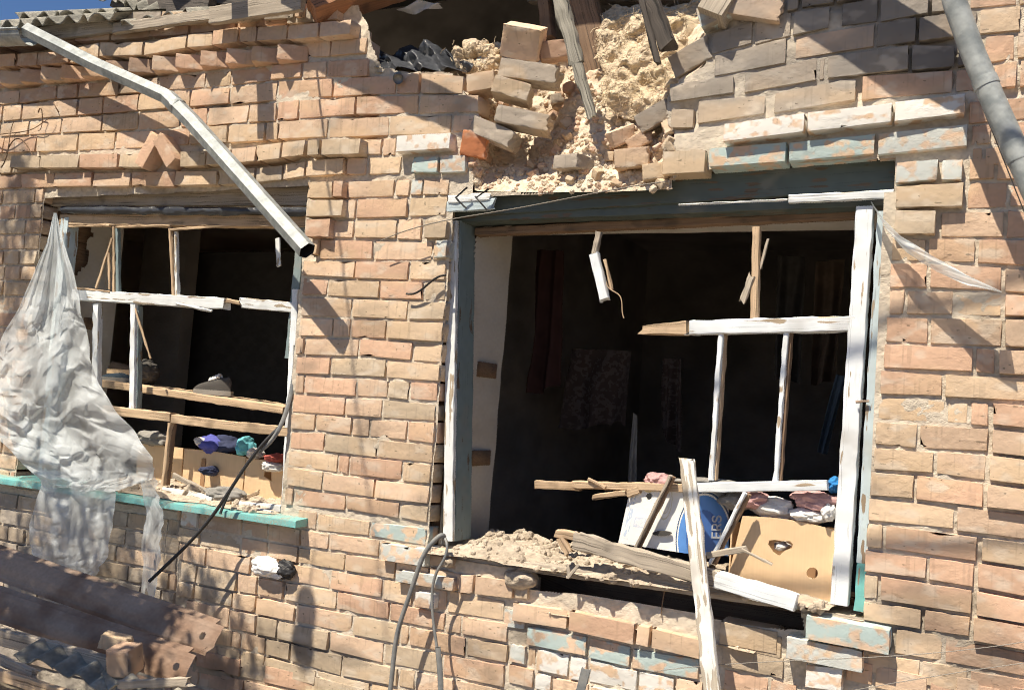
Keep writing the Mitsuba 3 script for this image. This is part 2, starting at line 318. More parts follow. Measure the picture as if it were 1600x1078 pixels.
mat('m_soil', proc(two_tone((.21, .18, .135), (.15, .125, .095), 4, .5, .2, .5)), .95)
scene['m_leaf'] = {'type': 'principledthin', 'base_color': rgb(.08, .12, .035), 'roughness': .6, 'diff_trans': .7}
mat('m_ceramic', (.80, .79, .76), .3)
# ------------------------------------------------------------------ the brick house: bricks read course by course
house = thing('brick_house', 'war-damaged single-storey house of tan and salmon bricks with two broken windows', 'house')
PARTS = {}                                                       # holder -> list of (area, (mesh, uv))
def add_brick(holder, mesh, size): PARTS.setdefault(holder, []).append((size, mesh))
def zline(pts):
    p = sorted(pts); X, Z = np.array([q[0] for q in p]), np.array([q[1] for q in p])
    def f(x):
        if len(X) == 1: return Z[0]
        if x < X[0]: return Z[0] + (x - X[0]) * (Z[1] - Z[0]) / (X[1] - X[0])
        if x > X[-1]: return Z[-1] + (x - X[-1]) * (Z[-1] - Z[-2]) / (X[-1] - X[-2])
        return float(np.interp(x, X, Z))
    return f
S = 3.9925
WEIGHT = 'pppppooyyyddb'
def courses(ox, oy, rows, holder='wall', y=0.0, depth=.10, weight=WEIGHT, worn=1.0, gap=.0046, h0=.068, tiltlim=1, paint=''):
    prev = None
    for line, bounds, tags in rows:
        pts = [W(ox + u / S, oy + v / S, y) for u, v in line]
        zb = zline([(q[0], q[2]) for q in pts]); us = [u for u, v in line]; vs = [v for u, v in line]
        X = []
        for b in bounds:
            v = np.interp(b, us, vs) if us[0] <= b <= us[-1] else vs[0] + (b - us[0]) * (vs[1] - vs[0]) / (us[1] - us[0]) if b < us[0] else vs[-1] + (b - us[-1]) * (vs[-1] - vs[-2]) / (us[-1] - us[-2])
            X.append(W(ox + b / S, oy + v / S - 13, y)[0])
        for i in range(len(X) - 1):
            t = tags[i] if i < len(tags) and tags[i] != '?' else weight[int(rng.integers(len(weight)))]
            if t == '_': continue
            a, b = X[i] + gap, X[i + 1] - gap
            if b - a < .012: continue
            top = []
            for x in (a, b):
                h = (prev(x) - .0095 - zb(x)) if prev else h0
                top.append(zb(x) + (h if .05 < h < .088 else h0) + rng.normal(0, .0015))
            pt = paint or ''
            if t in PAINT: t, pt = 'p', t
            m = quad_brick([(a, zb(a) + rng.normal(0, .0015)), (b, zb(b) + rng.normal(0, .0015)), (b, top[1]), (a, top[0])], y + rng.normal(0, .0022), depth - y, t + pt, worn)
            add_brick(holder, m, (b - a) * .07 / np.linalg.norm(np.array([(a + b) / 2, y, zb(a)]) - EYE) ** 2)
        prev = zb
def generic(x0, x1, z0, z1, holder='wall', pitch=.0805, weight=WEIGHT, y=0.0, skip=lambda x, z: False, paint=''):
    z, k = z1, 0
    while z - .06 > z0:
        x = x0 - rng.uniform(0, .13)
        while x < x1:
            L = .255 if rng.random() < .7 else .125; a, b = max(x, x0) + .005, min(x + L, x1) - .005
            if b - a > .02 and not skip((a + b) / 2, z - .035):
                t = weight[int(rng.integers(len(weight)))]
                add_brick(holder, quad_brick([(a, z - .069), (b, z - .069), (b, z), (a, z)], y + rng.normal(0, .002), .1 - y, t + paint), (b - a) * .07 / max(.5, (x1 + 6)) ** 2 if holder != 'wall' else (b - a) * .07 / np.linalg.norm(np.array([a, 0, z]) - EYE) ** 2)
            x += L
        z -= pitch
# pier between the windows
courses(400, 270, [
 ([(600,155),(850,145),(1200,135)], [570,862,960,1040,1205], 'ppup'),
 ([(570,285),(945,275),(1185,265)], [560,625,950,1190], 'pod'),
 ([(480,405),(1010,415)], [470,612,880,1035], 'pyp'),
 ([(410,535),(1090,540)], [395,730,1098,1190], 'opy'),
 ([(300,640),(410,650),(940,668),(1180,665)], [290,618,955,1187], 'poy'),
 ([(300,760),(760,780),(1000,790),(1180,795)], [285,445,772,1045,1182], 'byod'),
 ([(280,890),(940,915),(1170,920)], [275,595,945,1178], 'pyd'),
 ([(270,1015),(580,1020),(1160,1055)], [262,475,588,812,1172], 'ppoy'),
 ([(250,1130),(590,1138),(930,1165),(1150,1182)], [248,300,640,975,1160], 'ppoy'),
 ([(260,1248),(800,1278),(1140,1298)], [245,465,808,1150], 'ody'),
 ([(245,1368),(610,1390),(970,1413),(1130,1428)], [238,302,625,822,958,1135], 'popdo'),
 ([(230,1488),(540,1508),(760,1528),(1115,1548)], [222,555,785,1120], 'opd'),
 ([(220,1598),(360,1605),(590,1633),(930,1663),(1110,1683)], [212,370,596,708,942,1114], 'ppppo'),
 ([(215,1718),(415,1733),(740,1770),(1090,1808)], [205,423,758,1108], 'ody'),
 ([(205,1828),(495,1863),(600,1878),(890,1918),(1080,1938)], [195,510,580,910,1092], 'yooy'),
 ([(195,1948),(405,1978),(730,2023),(1075,2063)], [188,415,738,1082], 'ypp'),
 ([(185,2068),(550,2098),(890,2153),(1075,2180)], [172,232,560,895,1075], 'pobd'),
])
# right pier
courses(1200, 270, [
 ([(1265,45),(1600,38)], [1245,1420,1600], 'oo'),
 ([(1240,222),(1500,215),(1597,210)], [1235,1500,1800], 'oo'),
 ([(1085,395),(1450,400)], [1070,1480,1800], 'po'),
 ([(770,550),(900,550),(1295,560),(1597,580)], [762,990,1300,1720], 'yoo'),
 ([(750,715),(1000,715),(1440,740)], [750,1000,1465], 'oo'),
 ([(750,880),(1450,893)], [745,857,1160,1465], 'ppy'),
 ([(730,1050),(975,1058),(1050,1065),(1400,1078)], [728,1005,1465], 'op'),
 ([(715,1216),(1260,1238),(1420,1253)], [712,1285,1425], 'oo'),
])
courses(1200, 270, [
 ([(1440,735),(1700,750)], [1468,1900], 'p'), ([(1450,888),(1700,897)], [1468,1900], 'o'),
 ([(1400,1078),(1700,1090)], [1468,1900], 'p'), ([(1420,1253),(1700,1262)], [1430,1900], 'p')], holder='quoin', y=-.021)
courses(1200, 540, [
 ([(715,138),(1420,175)], [712,1428], '_'),
 ([(690,300),(1060,318),(1130,322),(1597,348)], [690,1095,1700], 'oy'),
 ([(680,460),(1240,490),(1400,500)], [678,1110,1255,1385], 'yyo'),
 ([(660,615),(915,637),(1340,657)], [660,935,1380], 'yp'),
 ([(655,770),(1005,795),(1310,830)], [648,1040,1365], 'yp'),
 ([(630,930),(860,948),(1320,1005)], [632,915,1350], 'yo'),
 ([(620,1090),(1145,1135),(1190,1165),(1597,1205)], [617,1168,1700], 'yp'),
 ([(600,1250),(1280,1338)], [602,722,1310], 'yo'),
 ([(600,1408),(970,1450),(1280,1502)], [595,995,1292], 'oo'),
 ([(595,1575),(720,1588),(1255,1670)], [588,690,1280], 'do'),
 ([(590,1710),(945,1770),(1245,1815),(1290,1825)], [585,965,1265], 'yo'),
 ([(790,1920),(1080,1958),(1300,2015),(1597,2060)], [785,1095,1750], 'yo'),
 ([(630,2035),(930,2105),(1200,2155),(1597,2220)], [610,950,1250,1750], 'yyo'),
 ([(600,2110),(930,2190),(1200,2240),(1597,2310)], [480,660,1000,1300,1750], 'opoo'),
])
courses(1200, 540, [
 ([(1400,500),(1700,527)], [1390,1900], 'o'), ([(1340,657),(1700,705)], [1388,1900], 'p'), ([(1310,830),(1700,880)], [1370,1900], 'y'), ([(1320,1000),(1700,1042)], [1355,1900], 'p')], holder='quoin', y=-.021)
courses(1200, 540, [
 ([(1280,1335),(1700,1395)], [1322,1900], 'y'), ([(1280,1502),(1700,1580)], [1297,1900], 'o'), ([(1280,1675),(1580,1725)], [1288,1640,1900], 'op'), ([(1290,1840),(1700,1915)], [1270,1900], 'o')], holder='quoin', y=-.021)
# below the pier and under the left window
courses(400, 808, [
 ([(185,-10),(550,20),(890,6),(1075,10)], [172,232], '_'),
 ([(270,58),(390,82),(690,113),(1050,175)], [255,378,710,1062], 'py' + 't'),
 ([(-467,48),(0,130),(290,180),(450,198),(750,240),(870,262)], [-500,-470,-360,-90,70,275,455,770,1000,1250], 'pwpppppppp'),
 ([(-1600,-40),(-467,152),(0,237),(265,285),(545,330),(860,385),(1250,450),(1600,520)], [-500,-350,-100,70,258,555,872,1080,1290], 'ddpp' + 'ypppp'),
 ([(-487,260),(-317,300),(-37,350),(215,395),(440,438),(770,500),(960,545),(1195,588),(1600,650)], [-487,-312,-30,210,460,787,978,1190,1550], 'pppp' + 'oypyp'),
 ([(-467,390),(-127,460),(180,515),(495,572),(810,635),(1165,705),(1530,775)], [-477,-372,-122,5,175,503,832,1180,1280,1572], 'ddppyooppp'),
 ([(-392,510),(-167,560),(0,600),(250,650),(580,728),(870,785),(940,795),(1300,860),(1560,910)], [-497,-392,-150,0,245,598,895,952,1310,1568], 'ddpppdpoyy'),
 ([(-397,640),(-177,690),(0,725),(125,755),(440,825),(780,905),(1140,975),(1540,1060)], [-447,-172,0,130,455,795,1160,1550], 'ppddpdopp'),
 ([(-267,790),(-157,805),(0,840),(200,890),(525,985),(870,1050),(1230,1130)], [-357,-152,-97,53,208,535,885,990,1235,1560], 'yppdddypp'),
 ([(-397,870),(-247,900),(0,950),(40,960),(365,1045),(700,1120)], [-397,-250,-100,45,372,710,900,1200], 'pddddyp'),
 ([(-397,960),(0,1040),(365,1130),(700,1210)], [-397,-150,80,300,560,810,1000], 'ddgdddy'),
])
# under the right window
courses(800, 808, [
 ([(0,690),(90,700),(340,730),(460,862),(740,935),(1165,1010),(1400,1040)], [-60,88], 'u'),
], )
courses(800, 808, [
 ([(95,790),(460,862),(740,935),(1165,1012)], [88,472,742,1172], 'ttt'),
 ([(-20,895),(85,920),(150,950),(340,1003),(790,1085),(1170,1165)], [-20,88,145,350,470,782,1015,1190], 'upwwwwp'),
 ([(-30,1030),(140,1065),(350,1120),(1000,1260)], [-30,135,245,480,800,1050], 'owpww'),
])
# above the left window and to the gap
courses(0, 0, [
 ([(0,655),(140,640),(340,620),(490,605),(850,580),(1090,560),(1560,525),(1700,500),(1880,485),(2290,462)], [-250,0,125,355,485,735,985,1280,1440,1692,1885,2040,2290], 'ppbbbppyooop'),
 ([(0,760),(20,755),(470,720),(1190,670),(1420,650),(1600,638),(1750,620),(2050,600),(2440,585),(2900,580)], [-200,15,135,480,640,865,1050,1185,1432,1727,2070,2470,2620,2890], 'oppobypopooop'),
 ([(0,850),(185,840),(375,830),(620,820),(1300,780),(1540,765),(1600,758),(1720,750),(1890,740),(2190,715),(2600,710),(2990,700)], [-200,0,180,380,635,860,1120,1290,1545,1720,1862,2217,2612,2992], 'ppppypoppooop'),
 ([(20,955),(220,945),(480,940),(700,930),(1420,890),(1600,882),(1740,870),(2380,845),(2800,830),(2970,810)], [-200,20,225,485,715,960,1180,1420,1652,1735,2045,2425,2817,2987], 'ooyypoyyyppyp'),
], )
courses(400, 0, [
 ([(640,968),(870,965)], [645,785,872], 'pp'),
 ([(640,1088),(905,1078)], [565,690,905], 'py'),
])
# left window: proud band over it, row on its head, stepped ears at its right
courses(0, 0, [([(60,1050),(900,1045),(1280,1035),(1600,1005),(1900,970),(2240,960)], [60,252,496,737,888], 'ddod')], 'window_surround', y=-.045)
courses(0, 0, [([(60,1050),(900,1045),(1280,1035),(1600,1005),(1900,970),(2240,960)], [1120,1285,1440,1598,1756,1903], 'ddpyy')], 'window_surround', y=-.045)
courses(0, 0, [([(1280,1035),(1600,1005),(1905,972),(2240,962)], [1908,1995,2245], 'dd')], 'window_surround', y=-.06)
courses(0, 270, [([(130,92),(320,86),(1350,78),(1597,62),(1897,25),(2157,8)], [125,332,572,815,1090,1355,1590,1760,1905,2150], 'oopoyddyy')], 'window_surround', y=-.018)
courses(400, 270, [([(315,157),(545,150)], [313,478,548], 'yo'), ([(313,275),(545,268)], [313,545], 'd'), ([(300,400),(460,402)], [300,462], 'o')], 'window_surround', y=-.036)
courses(400, 270, [([(345,512),(382,512)], [342,384], 'y')], 'window_surround', y=-.02)
for cx, cy, a in ((236, 237, -58), (263, 237, 50)):               # the two slipped bricks leaning on the band
    q = W(cx, cy, -.045); add_brick('window_surround', block((.17, .1, .066), q + [0, .02, 0], (0, a, 0), 'o'), 9)
# right window: white band, teal row, ears on both sides
courses(1200, 0, [([(-287,895),(0,855),(1235,710)], [-287,236,780,1238], 'www')], 'window_surround', y=-.045)
courses(1200, 0, [([(-375,1048),(0,1012),(145,1010),(640,968),(760,945),(1250,905)], [-377,120,675,1255], 'ttu')], 'window_surround', y=-.016)
courses(400, 0, [([(875,948),(1200,930)], [868,1217], 'w')], 'window_surround', y=-.04)
courses(400, 0, [([(970,1078),(1310,1074)], [965,1140,1312], 'tu')], 'window_surround', y=-.016)
courses(400, 270, [([(1040,405),(1190,405)], [1040,1190], 'd'), ([(1105,530),(1190,530)], [1106,1192], 'u')], 'window_surround', y=-.02)
courses(1200, 270, [([(790,68),(1060,48),(1215,40)], [788,1070,1222], 'uu'), ([(790,215),(1225,215)], [788,1226], 'd'), ([(775,380),(1050,380)], [775,1052], 'd')], 'window_surround', y=-.03)
# sill courses of the right window
courses(400, 808, [([(770,270),(1060,312)], [770,1062], 'u'), ], 'sill_course', y=-.035)
courses(400, 808, [([(865,405),(1235,462)], [868,1238], 'u')], 'sill_course', y=-.03, h0=.05)
courses(1200, 808, [([(215,755),(745,857)], [222,768], 't')], 'sill_course', y=-.06, h0=.075)
courses(1200, 808, [([(105,880),(600,972)], [105,602], 'u')], 'sill_course', y=-.04)
courses(400, 808, [([(985,555),(1120,578)], [985,1120], 'w')], 'sill_course', y=-.03, h0=.06)
courses(1200, 808, [([(225,1060),(460,1085)], [220,470], 'w')], 'sill_course', y=-.035, h0=.07)
courses(800, 808, [([(-350,465),(0,510),(80,512)], [-340,-240,10,105], 'ppd')], 'sill_course', y=-.012)
courses(800, 808, [([(-10,652),(340,700),(775,795),(860,812),(1180,892)], [-12,345,768,862,1180], 'popp'[:4])], 'sill_course', y=-.025)
courses(800, 808, [([(1180,770),(1290,790),(1600,850)], [1285,1660], 'd')], 'sill_course', y=-.01, h0=.075)
courses(800, 808, [([(1290,920),(1640,1000)], [1300,1700], 'd'), ([(1300,1080),(1640,1160)], [1310,1600,1780], 'oo')], 'wall')
courses(1200, 808, [([(-290,800),(90,880)], [-300,90], 'd')], 'wall')
# sooty, loosened top right of the gap
courses(1200, 0, [
 ([(-337,185),(0,95),(200,55),(640,-20),(1000,-70),(1600,-150)], [-190,-80,112,200,420,660,900,1120,1330,1600], 'gpgkkgkgp'),
 ([(-337,335),(0,250),(350,180),(760,125),(1000,80),(1600,20)], [-362,-92,150,390,452,692,1010,1250,1560,1750], 'ggg_kggoy'),
 ([(-345,475),(0,430),(165,372),(550,305),(1100,235),(1310,215),(1580,190)], [-345,120,160,670,930,1180,1310,1585,1760], 'g_pkkgyo'),
 ([(-620,640),(-210,580),(0,575),(300,505),(370,490),(760,440),(1140,420),(1390,392),(1530,370),(1600,362)], [-625,-205,-155,312,362,885,1175,1342,1545,1760], 'g_gggkkop'),
 ([(-447,778),(60,700),(540,630),(1010,590),(1440,552),(1600,535)], [-447,-10,32,555,575,1160,1400,1560,1760], 'g_g_oboo'),
 ([(1240,770),(1530,747),(1700,735)], [1245,1480,1800], 'bo'),
 ([(1260,905),(1540,885),(1700,875)], [1260,1400,1800], 'bo'),
 ([(1262,1040),(1600,1010)], [1262,1345,1800], 'bo'),
], weight='ggkp')
courses(800, 0, [([(985,800),(1130,800)], [985,1140], 'g')], 'wall')
courses(800, 0, [([(925,1085),(1210,1075)], [925,1212], 'd')], 'window_surround', y=-.02, h0=.085)
# cornice at the left: two courses, a dog-tooth course, patches
courses(0, 0, [([(-250,300),(0,290),(700,250),(1470,190),(1600,170),(2190,115)], [-250,0,240,470,690,930,1180,1470,1600,1790,1990,2110], 'bbbbbbbpbgp')], 'cornice', y=-.03)
courses(0, 0, [([(-250,430),(350,405),(620,352),(890,347),(1160,302),(1320,285),(1490,262),(1790,250),(2190,215)], [-250,-100,100,235,430,620,893,1165,1325,1490,1600,1790,1990,2195], 'ooooyyyyopppp')], 'cornice', y=-.055)
courses(0, 0, [([(-250,220),(700,160),(1300,150),(1470,140),(1650,120),(1990,105)], [-250,0,250,500,760,1000,1295,1475,1645,1840,1900], 'gggggyggg'[:9])], 'cornice', y=-.045)
for u, v in ((-215, 555), (-88, 545), (40, 535), (165, 523), (295, 512), (420, 503), (550, 490), (695, 476), (843, 463), (990, 452), (1136, 440), (1290, 425), (1450, 412), (1610, 400), (1770, 388)):
    q = W(u / S, v / S, -.03); add_brick('cornice', block((.136, .2, .070), (q[0], .052, q[2] + .036), (0, 0, 30), 'o' if rng.random() < .7 else 'p'), 5)
courses(400, 0, [([(285,352),(465,350),(690,330)], [278,466,690], 'pp')], 'cornice', y=-.004)
courses(400, 0, [([(95,505),(280,488),(435,478),(690,470)], [290,440,700], 'po')], 'cornice', y=-.003)
# strip left of the left window, and the apron under its sill
generic(-4.95, -4.36, .93, 2.62)
generic(-4.75, -3.22, .1, .90, weight='ddpgg', paint='')
# ---- what lies outside the picture
def beyond():
    items = []; keep = dict(PARTS); PARTS.clear()
    for x0, x1, z0, z1 in ((-6.6, -4.97, 0, 3.2), (.14, 2.2, 0, 3.2), (-3.6, .14, .0, .36), (-.9, 2.2, 3.0, 3.2), (-4.97, -4.75, 0, .9), (-.05, .16, .36, .8)):
        generic(x0, x1, z0, z1, 'x')
    items = [m for _, m in PARTS['x']]; PARTS.clear(); PARTS.update(keep); return cat_uv(items)
rest = [beyond()]
# ---- mortar bed with the openings left free
from shapely.geometry import Polygon, Point, box as sbox
import shapely
def wpoly(px): return Polygon([W(a, b)[[0, 2]] for a, b in px])
GAP = wpoly([(574,40),(580,70),(594,104),(640,110),(705,112),(728,150),(752,185),(742,215),(738,262),(738,296),(1052,292),(1048,255),(1052,205),(1040,190),(1042,150),(1060,128),(1100,100),(1102,10),(1110,-60),(540,-60),(560,20)])
WL, WR = (-4.36, -2.672, .945, 2.412), (-1.935, -.318, .93, 2.335)
HOLE = wpoly([(832,893),(1130,930),(1250,955),(1255,985),(1150,975),(1085,958),(925,930),(822,920)])
BEAM = wpoly([(738,300),(738,291),(1050,286),(1062,268),(1200,256),(1397,246),(1397,300)])
holes = shapely.union_all([BEAM, sbox(WL[0], WL[2], WL[1], WL[3]), sbox(WR[0], WR[2], WR[1], WR[3]), GAP, HOLE])
def mortar():
    st = .0125; xs = np.arange(-6.6, 2.2 + st, st); zs = np.arange(0, 3.2 + st, st)
    for a in (WL, WR):
        for v in a[:2]: xs[np.abs(xs - v).argmin()] = v
        for v in a[2:]: zs[np.abs(zs - v).argmin()] = v
    X, Z = np.meshgrid(xs, zs, indexing='ij'); q = np.stack([X, X * 0, Z], -1)
    Y = .0085 + (meshkit.fbm(q * 14, 3, 3) - .5) * .008 + (meshkit.fbm(q * 60, 2, 9) - .5) * .008
    Y = Y + np.clip(meshkit.fbm(q * 5, 3, 21) - .55, 0, 1) * (.05 + .10 * np.clip((Z - 2.3) * 4, 0, 1))
    V = np.stack([X, Y, Z], -1).reshape(-1, 3); F = grid_faces(len(xs) - 1, len(zs) - 1)
    c = V[F].mean(1); inside = shapely.contains_xy(holes, c[:, 0], c[:, 2])
    F = F[~inside]; ids = np.unique(F); ins = ids[shapely.contains_xy(holes, V[ids, 0], V[ids, 2])]; bd = holes.boundary
    q = shapely.get_coordinates(shapely.line_interpolate_point(bd, shapely.line_locate_point(bd, shapely.points(V[ins][:, [0, 2]])))); V[ins, 0], V[ins, 2] = q[:, 0], q[:, 1]
    m = tm(V, F); m.remove_unreferenced_vertices(); return m
# ------------------------------------------------------------------ the house: walls, rooms, windows, roof
wall_key = put('wall', mortar(), 'm_mortar', house)
def backing(name, x0, x1, z0, z1, y): return put(name, box(x0, x1, y, y + .03, z0, z1), 'm_mortar', house)
surround_key = backing('window_surround', -2.6, -2.2, 2.5, 2.58, .04)
cornice_key = backing('cornice', -4.4, -3, 2.9, 3.1, .05)
sill_key = backing('sill_course', -1.9, -1.75, .8, .9, .04)
quoin_key = backing('quoin', -.05, .3, .7, 2, .05)
for x in (-6.62, 2.2): put('wall_end', box(x, x + .02, 0, 4, 0, 3.2), 'm_mortar', house, smooth=False)
def open_sheet(x0, x1, z0, z1, y, cuts):                        # an upright sheet with rectangles left free
    poly = sbox(x0, z0, x1, z1).difference(shapely.union_all([sbox(a, c, b, d) for a, b, c, d in cuts]))
    xs = sorted({x0, x1, *[v for q in cuts for v in q[:2]]}); zs = sorted({z0, z1, *[v for q in cuts for v in q[2:]]})
    V, F = [], []
    for i in range(len(xs) - 1):
        for j in range(len(zs) - 1):
            if poly.contains(Point((xs[i] + xs[i + 1]) / 2, (zs[j] + zs[j + 1]) / 2)):
                n = len(V); V += [(xs[i], y, zs[j]), (xs[i + 1], y, zs[j]), (xs[i + 1], y, zs[j + 1]), (xs[i], y, zs[j + 1])]; F += [(n, n + 1, n + 2), (n, n + 2, n + 3)]
    return tm(V, F)
IN = .5                                                          # the inner face of the wall
put('inner_wall', open_sheet(-6.6, 2.2, .1, 2.72, IN, [WL[:3] + (WL[3] - .05,), WR[:3] + (WR[3] - .06,)]), 'm_room_wall', house, smooth=False)
def rough_panel(c, seed, hole=None, amp=.006):                    # plaster panel from four corners
    c = np.array(c, float); a, b = np.meshgrid(np.linspace(0, 1, 25), np.linspace(0, 1, 61), indexing='ij'); a, b = a.ravel()[:, None], b.ravel()[:, None]
    P = c[0] * (1 - a) * (1 - b) + c[1] * a * (1 - b) + c[2] * a * b + c[3] * (1 - a) * b
    n = np.cross(c[1] - c[0], c[3] - c[0]); n /= np.linalg.norm(n); P = P + n * ((meshkit.fbm(P * 6 + seed, 3) - .5) * amp * 2)[:, None]
    F = grid_faces(24, 60)
    if hole is not None: F = F[~hole(P[F].mean(1))]
    return tm(P, F)
for nm, (x0, x1, z0, z1), nicks in (('left', WL, True), ('right', WR, False)):
    torn = (lambda q: (q[:, 1] < .24 + .10 * meshkit.fbm(q * 9, 3, 4)) & (q[:, 2] > 1.98 + .25 * meshkit.fbm(q * 5, 2, 8)) & (q[:, 2] < 2.36)) if nicks else (lambda q: (q[:, 1] < .2) & (q[:, 2] > z1 - .12 - .25 * meshkit.fbm(q * 8, 3, 3) * 1))
    rv = put('window_reveal', rough_panel([(x0, .09, z0), (x0 + .01, IN, z0), (x0 + .03, IN, z1), (x0, .09, z1)], 1, torn), 'm_plaster', house)
    put('side', rough_panel([(x1, .09, z0), (x1 - .005, IN, z0), (x1 - .005, IN, z1), (x1, .09, z1)], 5), 'm_plaster', rv)
    put('soffit', rough_panel([(x0, .09, z1), (x0, IN, z1 - .06), (x1, IN, z1 - .06), (x1, .09, z1)], 9), 'm_plaster', rv)
    put('base', rough_panel([(x0, .0, z0 - .01), (x0, IN, z0 - .01), (x1, IN, z0 - .01), (x1, .0, z0 - .01)], 12, amp=.012), 'm_dust', rv)
    put('torn_patch', box(x0 - .05, x0 - .02, .09, IN, z0, z1), 'm_wood_brown', rv)
    ys = ((.20, .28),) if not nicks else ((.18, .26), (.31, .40))
    for zc in ((1.665, 1.29) if not nicks else (1.80,)):
        for ya, yb in (((.29, .45),) if not nicks else ys): put('wood_plug', box(x0 - .02, x0 + .022 - (0 if not nicks else .004), ya, yb, zc - .032, zc + .032), 'm_wood_brown', rv)
def room(x0, x1, z0, z1, y1):
    def quad(a, b, c, d): return ([a, b, c, d], [(0, 1, 2), (0, 2, 3)])
    qs = [quad((x0, IN, z0), (x1, IN, z0), (x1, y1, z0), (x0, y1, z0)), quad((x0, IN, z1), (x1, IN, z1), (x1, y1, z1), (x0, y1, z1)),
          quad((x0, IN, z0), (x0, y1, z0), (x0, y1, z1), (x0, IN, z1)), quad((x1, IN, z0), (x1, y1, z0), (x1, y1, z1), (x1, IN, z1)), quad((x0, y1, z0), (x1, y1, z0), (x1, y1, z1), (x0, y1, z1))]
    V, F = [], []
    for v, f in qs: n = len(V); V += v; F += [tuple(i + n for i in t) for t in f]
    return tm(V, F)
rk = put('room', room(-6.2, -2.35, .1, 2.62, 2.6), 'm_room_wall', house, smooth=False)
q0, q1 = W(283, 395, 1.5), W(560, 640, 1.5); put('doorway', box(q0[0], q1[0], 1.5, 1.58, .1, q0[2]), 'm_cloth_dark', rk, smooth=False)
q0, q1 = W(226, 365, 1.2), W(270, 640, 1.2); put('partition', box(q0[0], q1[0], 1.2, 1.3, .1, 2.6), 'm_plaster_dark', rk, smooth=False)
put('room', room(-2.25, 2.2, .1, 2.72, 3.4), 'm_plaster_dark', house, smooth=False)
put('wall_cavity', box(-1.75, -.25, .24, .27, .60, .95), 'm_wood_brown', house)
# roof: slope over the attic, eave boards, corrugated sheets
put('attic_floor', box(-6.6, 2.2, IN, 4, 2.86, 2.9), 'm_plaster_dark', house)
put('wall_head', box(-2.28, -.8, .42, .5, 2.3, 2.95), 'm_rubble_red', house)
def roof_slab(x0, x1, y0, z0, y1, z1, t=.03):
    v = np.array([(x0, y0, z0), (x1, y0, z0), (x1, y1, z1), (x0, y1, z1)]); v2 = v + [0, 0, t]
    return tm(np.vstack([v, v2]), [(0, 2, 1), (0, 3, 2), (4, 5, 6), (4, 6, 7), (0, 1, 5), (0, 5, 4), (1, 2, 6), (1, 6, 5), (2, 3, 7), (2, 7, 6), (3, 0, 4), (3, 4, 7)])
rs = roof_slab(-3.75, 2.2, -.04, 3.66, 4.5, 5.4); rs.vertices[rs.vertices[:, 1] > 1, 0] = np.where(rs.vertices[rs.vertices[:, 1] > 1, 0] < 0, -8.2, 2.2)
roof_key = put('roof', rs, 'm_black', house, smooth=False)
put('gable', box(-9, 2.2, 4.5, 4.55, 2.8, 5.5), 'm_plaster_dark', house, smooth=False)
def corrugated(p0, p1, depth, amp, pitch, t=.006, rise=.45, seed=0, ragged=.04):
    p0, p1 = np.array(p0, float), np.array(p1, float); L = np.linalg.norm(p1 - p0); nu, nv = int(L / pitch * 14), 10
    a, b = np.meshgrid(np.linspace(0, 1, nu + 1), np.linspace(0, 1, nv + 1), indexing='ij')
    up = np.array([0, 1, rise]); up /= np.linalg.norm(up); nr = np.array([0, -rise, 1.0]); nr /= np.linalg.norm(nr)
    e = (meshkit.fbm(np.stack([a * L * 7 + seed, a * 0, a * 0], -1), 3) - .5) * ragged * 2 * (1 - b)
    def surf(o): return (p0 + (p1 - p0) * a[..., None] + up * (b * depth + e)[..., None] + nr * (amp * np.cos(2 * math.pi * a * L / pitch) + o)[..., None]).reshape(-1, 3)
    A, B = surf(t), surf(0); n = len(A); F = grid_faces(nu, nv); rim = [i * (nv + 1) for i in range(nu + 1)]
    E = [(rim[i], rim[i] + n, rim[i + 1] + n) for i in range(nu)] + [(rim[i], rim[i + 1] + n, rim[i + 1]) for i in range(nu)]
    return tm(np.vstack([A, B]), np.vstack([F, F[:, ::-1] + n, np.array(E)]))
put('corrugated_sheet', corrugated(W(-160, 52, -.14), W(180, 26, -.14), 1.2, .018, .115, seed=1), 'm_asbestos', roof_key, smooth=30)
put('corrugated_sheet', corrugated(W(172, 44, -.08), W(300, 18, -.06), .7, .018, .115, seed=5, ragged=.06), 'm_asbestos', roof_key, smooth=30)
put('corrugated_sheet', corrugated(W(20, 27, .1), W(190, 20, .1), .8, .018, .115, seed=9, ragged=.06), 'm_asbestos', roof_key, smooth=30)
put('corrugated_sheet', corrugated(W(150, -4, .25), W(240, 26, .1), .7, .02, .12, seed=12, ragged=.08, rise=.9), 'm_asbestos', roof_key, smooth=30)
put('eave_board', bar(W(30, 60, -.05), W(180, 40, -.05), .075, .025), 'm_wood_grey', roof_key)
put('eave_board', bar(W(180, 46, -.07), W(345, 22, -.07), .05, .03), 'm_wood_grey', roof_key)
put('eave_board', bar(W(330, 26, -.12), W(480, 2, -.12), .08, .03, jag=(.01, .03)), 'm_wood_grey', roof_key)
put('roof_lath', bar(W(180, 0, .3), W(330, 14, .1), .09, .04), 'm_wood_char', roof_key)
put('roof_lath', bar(W(200, -22, .3), W(420, -4, .1), .12, .04), 'm_wood_char', roof_key)
put('rafter_tail', bar(W(484, 16, -.08), W(640, -34, .22), .115, .13, jag=(.02, 0)), 'm_wood_rust', roof_key)
put('rafter_tail', bar(W(1112, 30, -.03), W(1150, -30, .0), .1, .1), 'm_wood_grey', roof_key)
put('rafter', bar(W(935, 118, .34), W(888, -60, .30), .15, .08), 'm_wood_brown', roof_key)
put('rafter', bar(W(858, 60, .36), W(846, -50, .33), .05, .06), 'm_wood_brown', roof_key)
put('roof_lath', bar(W(830, -4, .5), W(1180, -8, .4), .06, .05), 'm_wood_grey', roof_key)
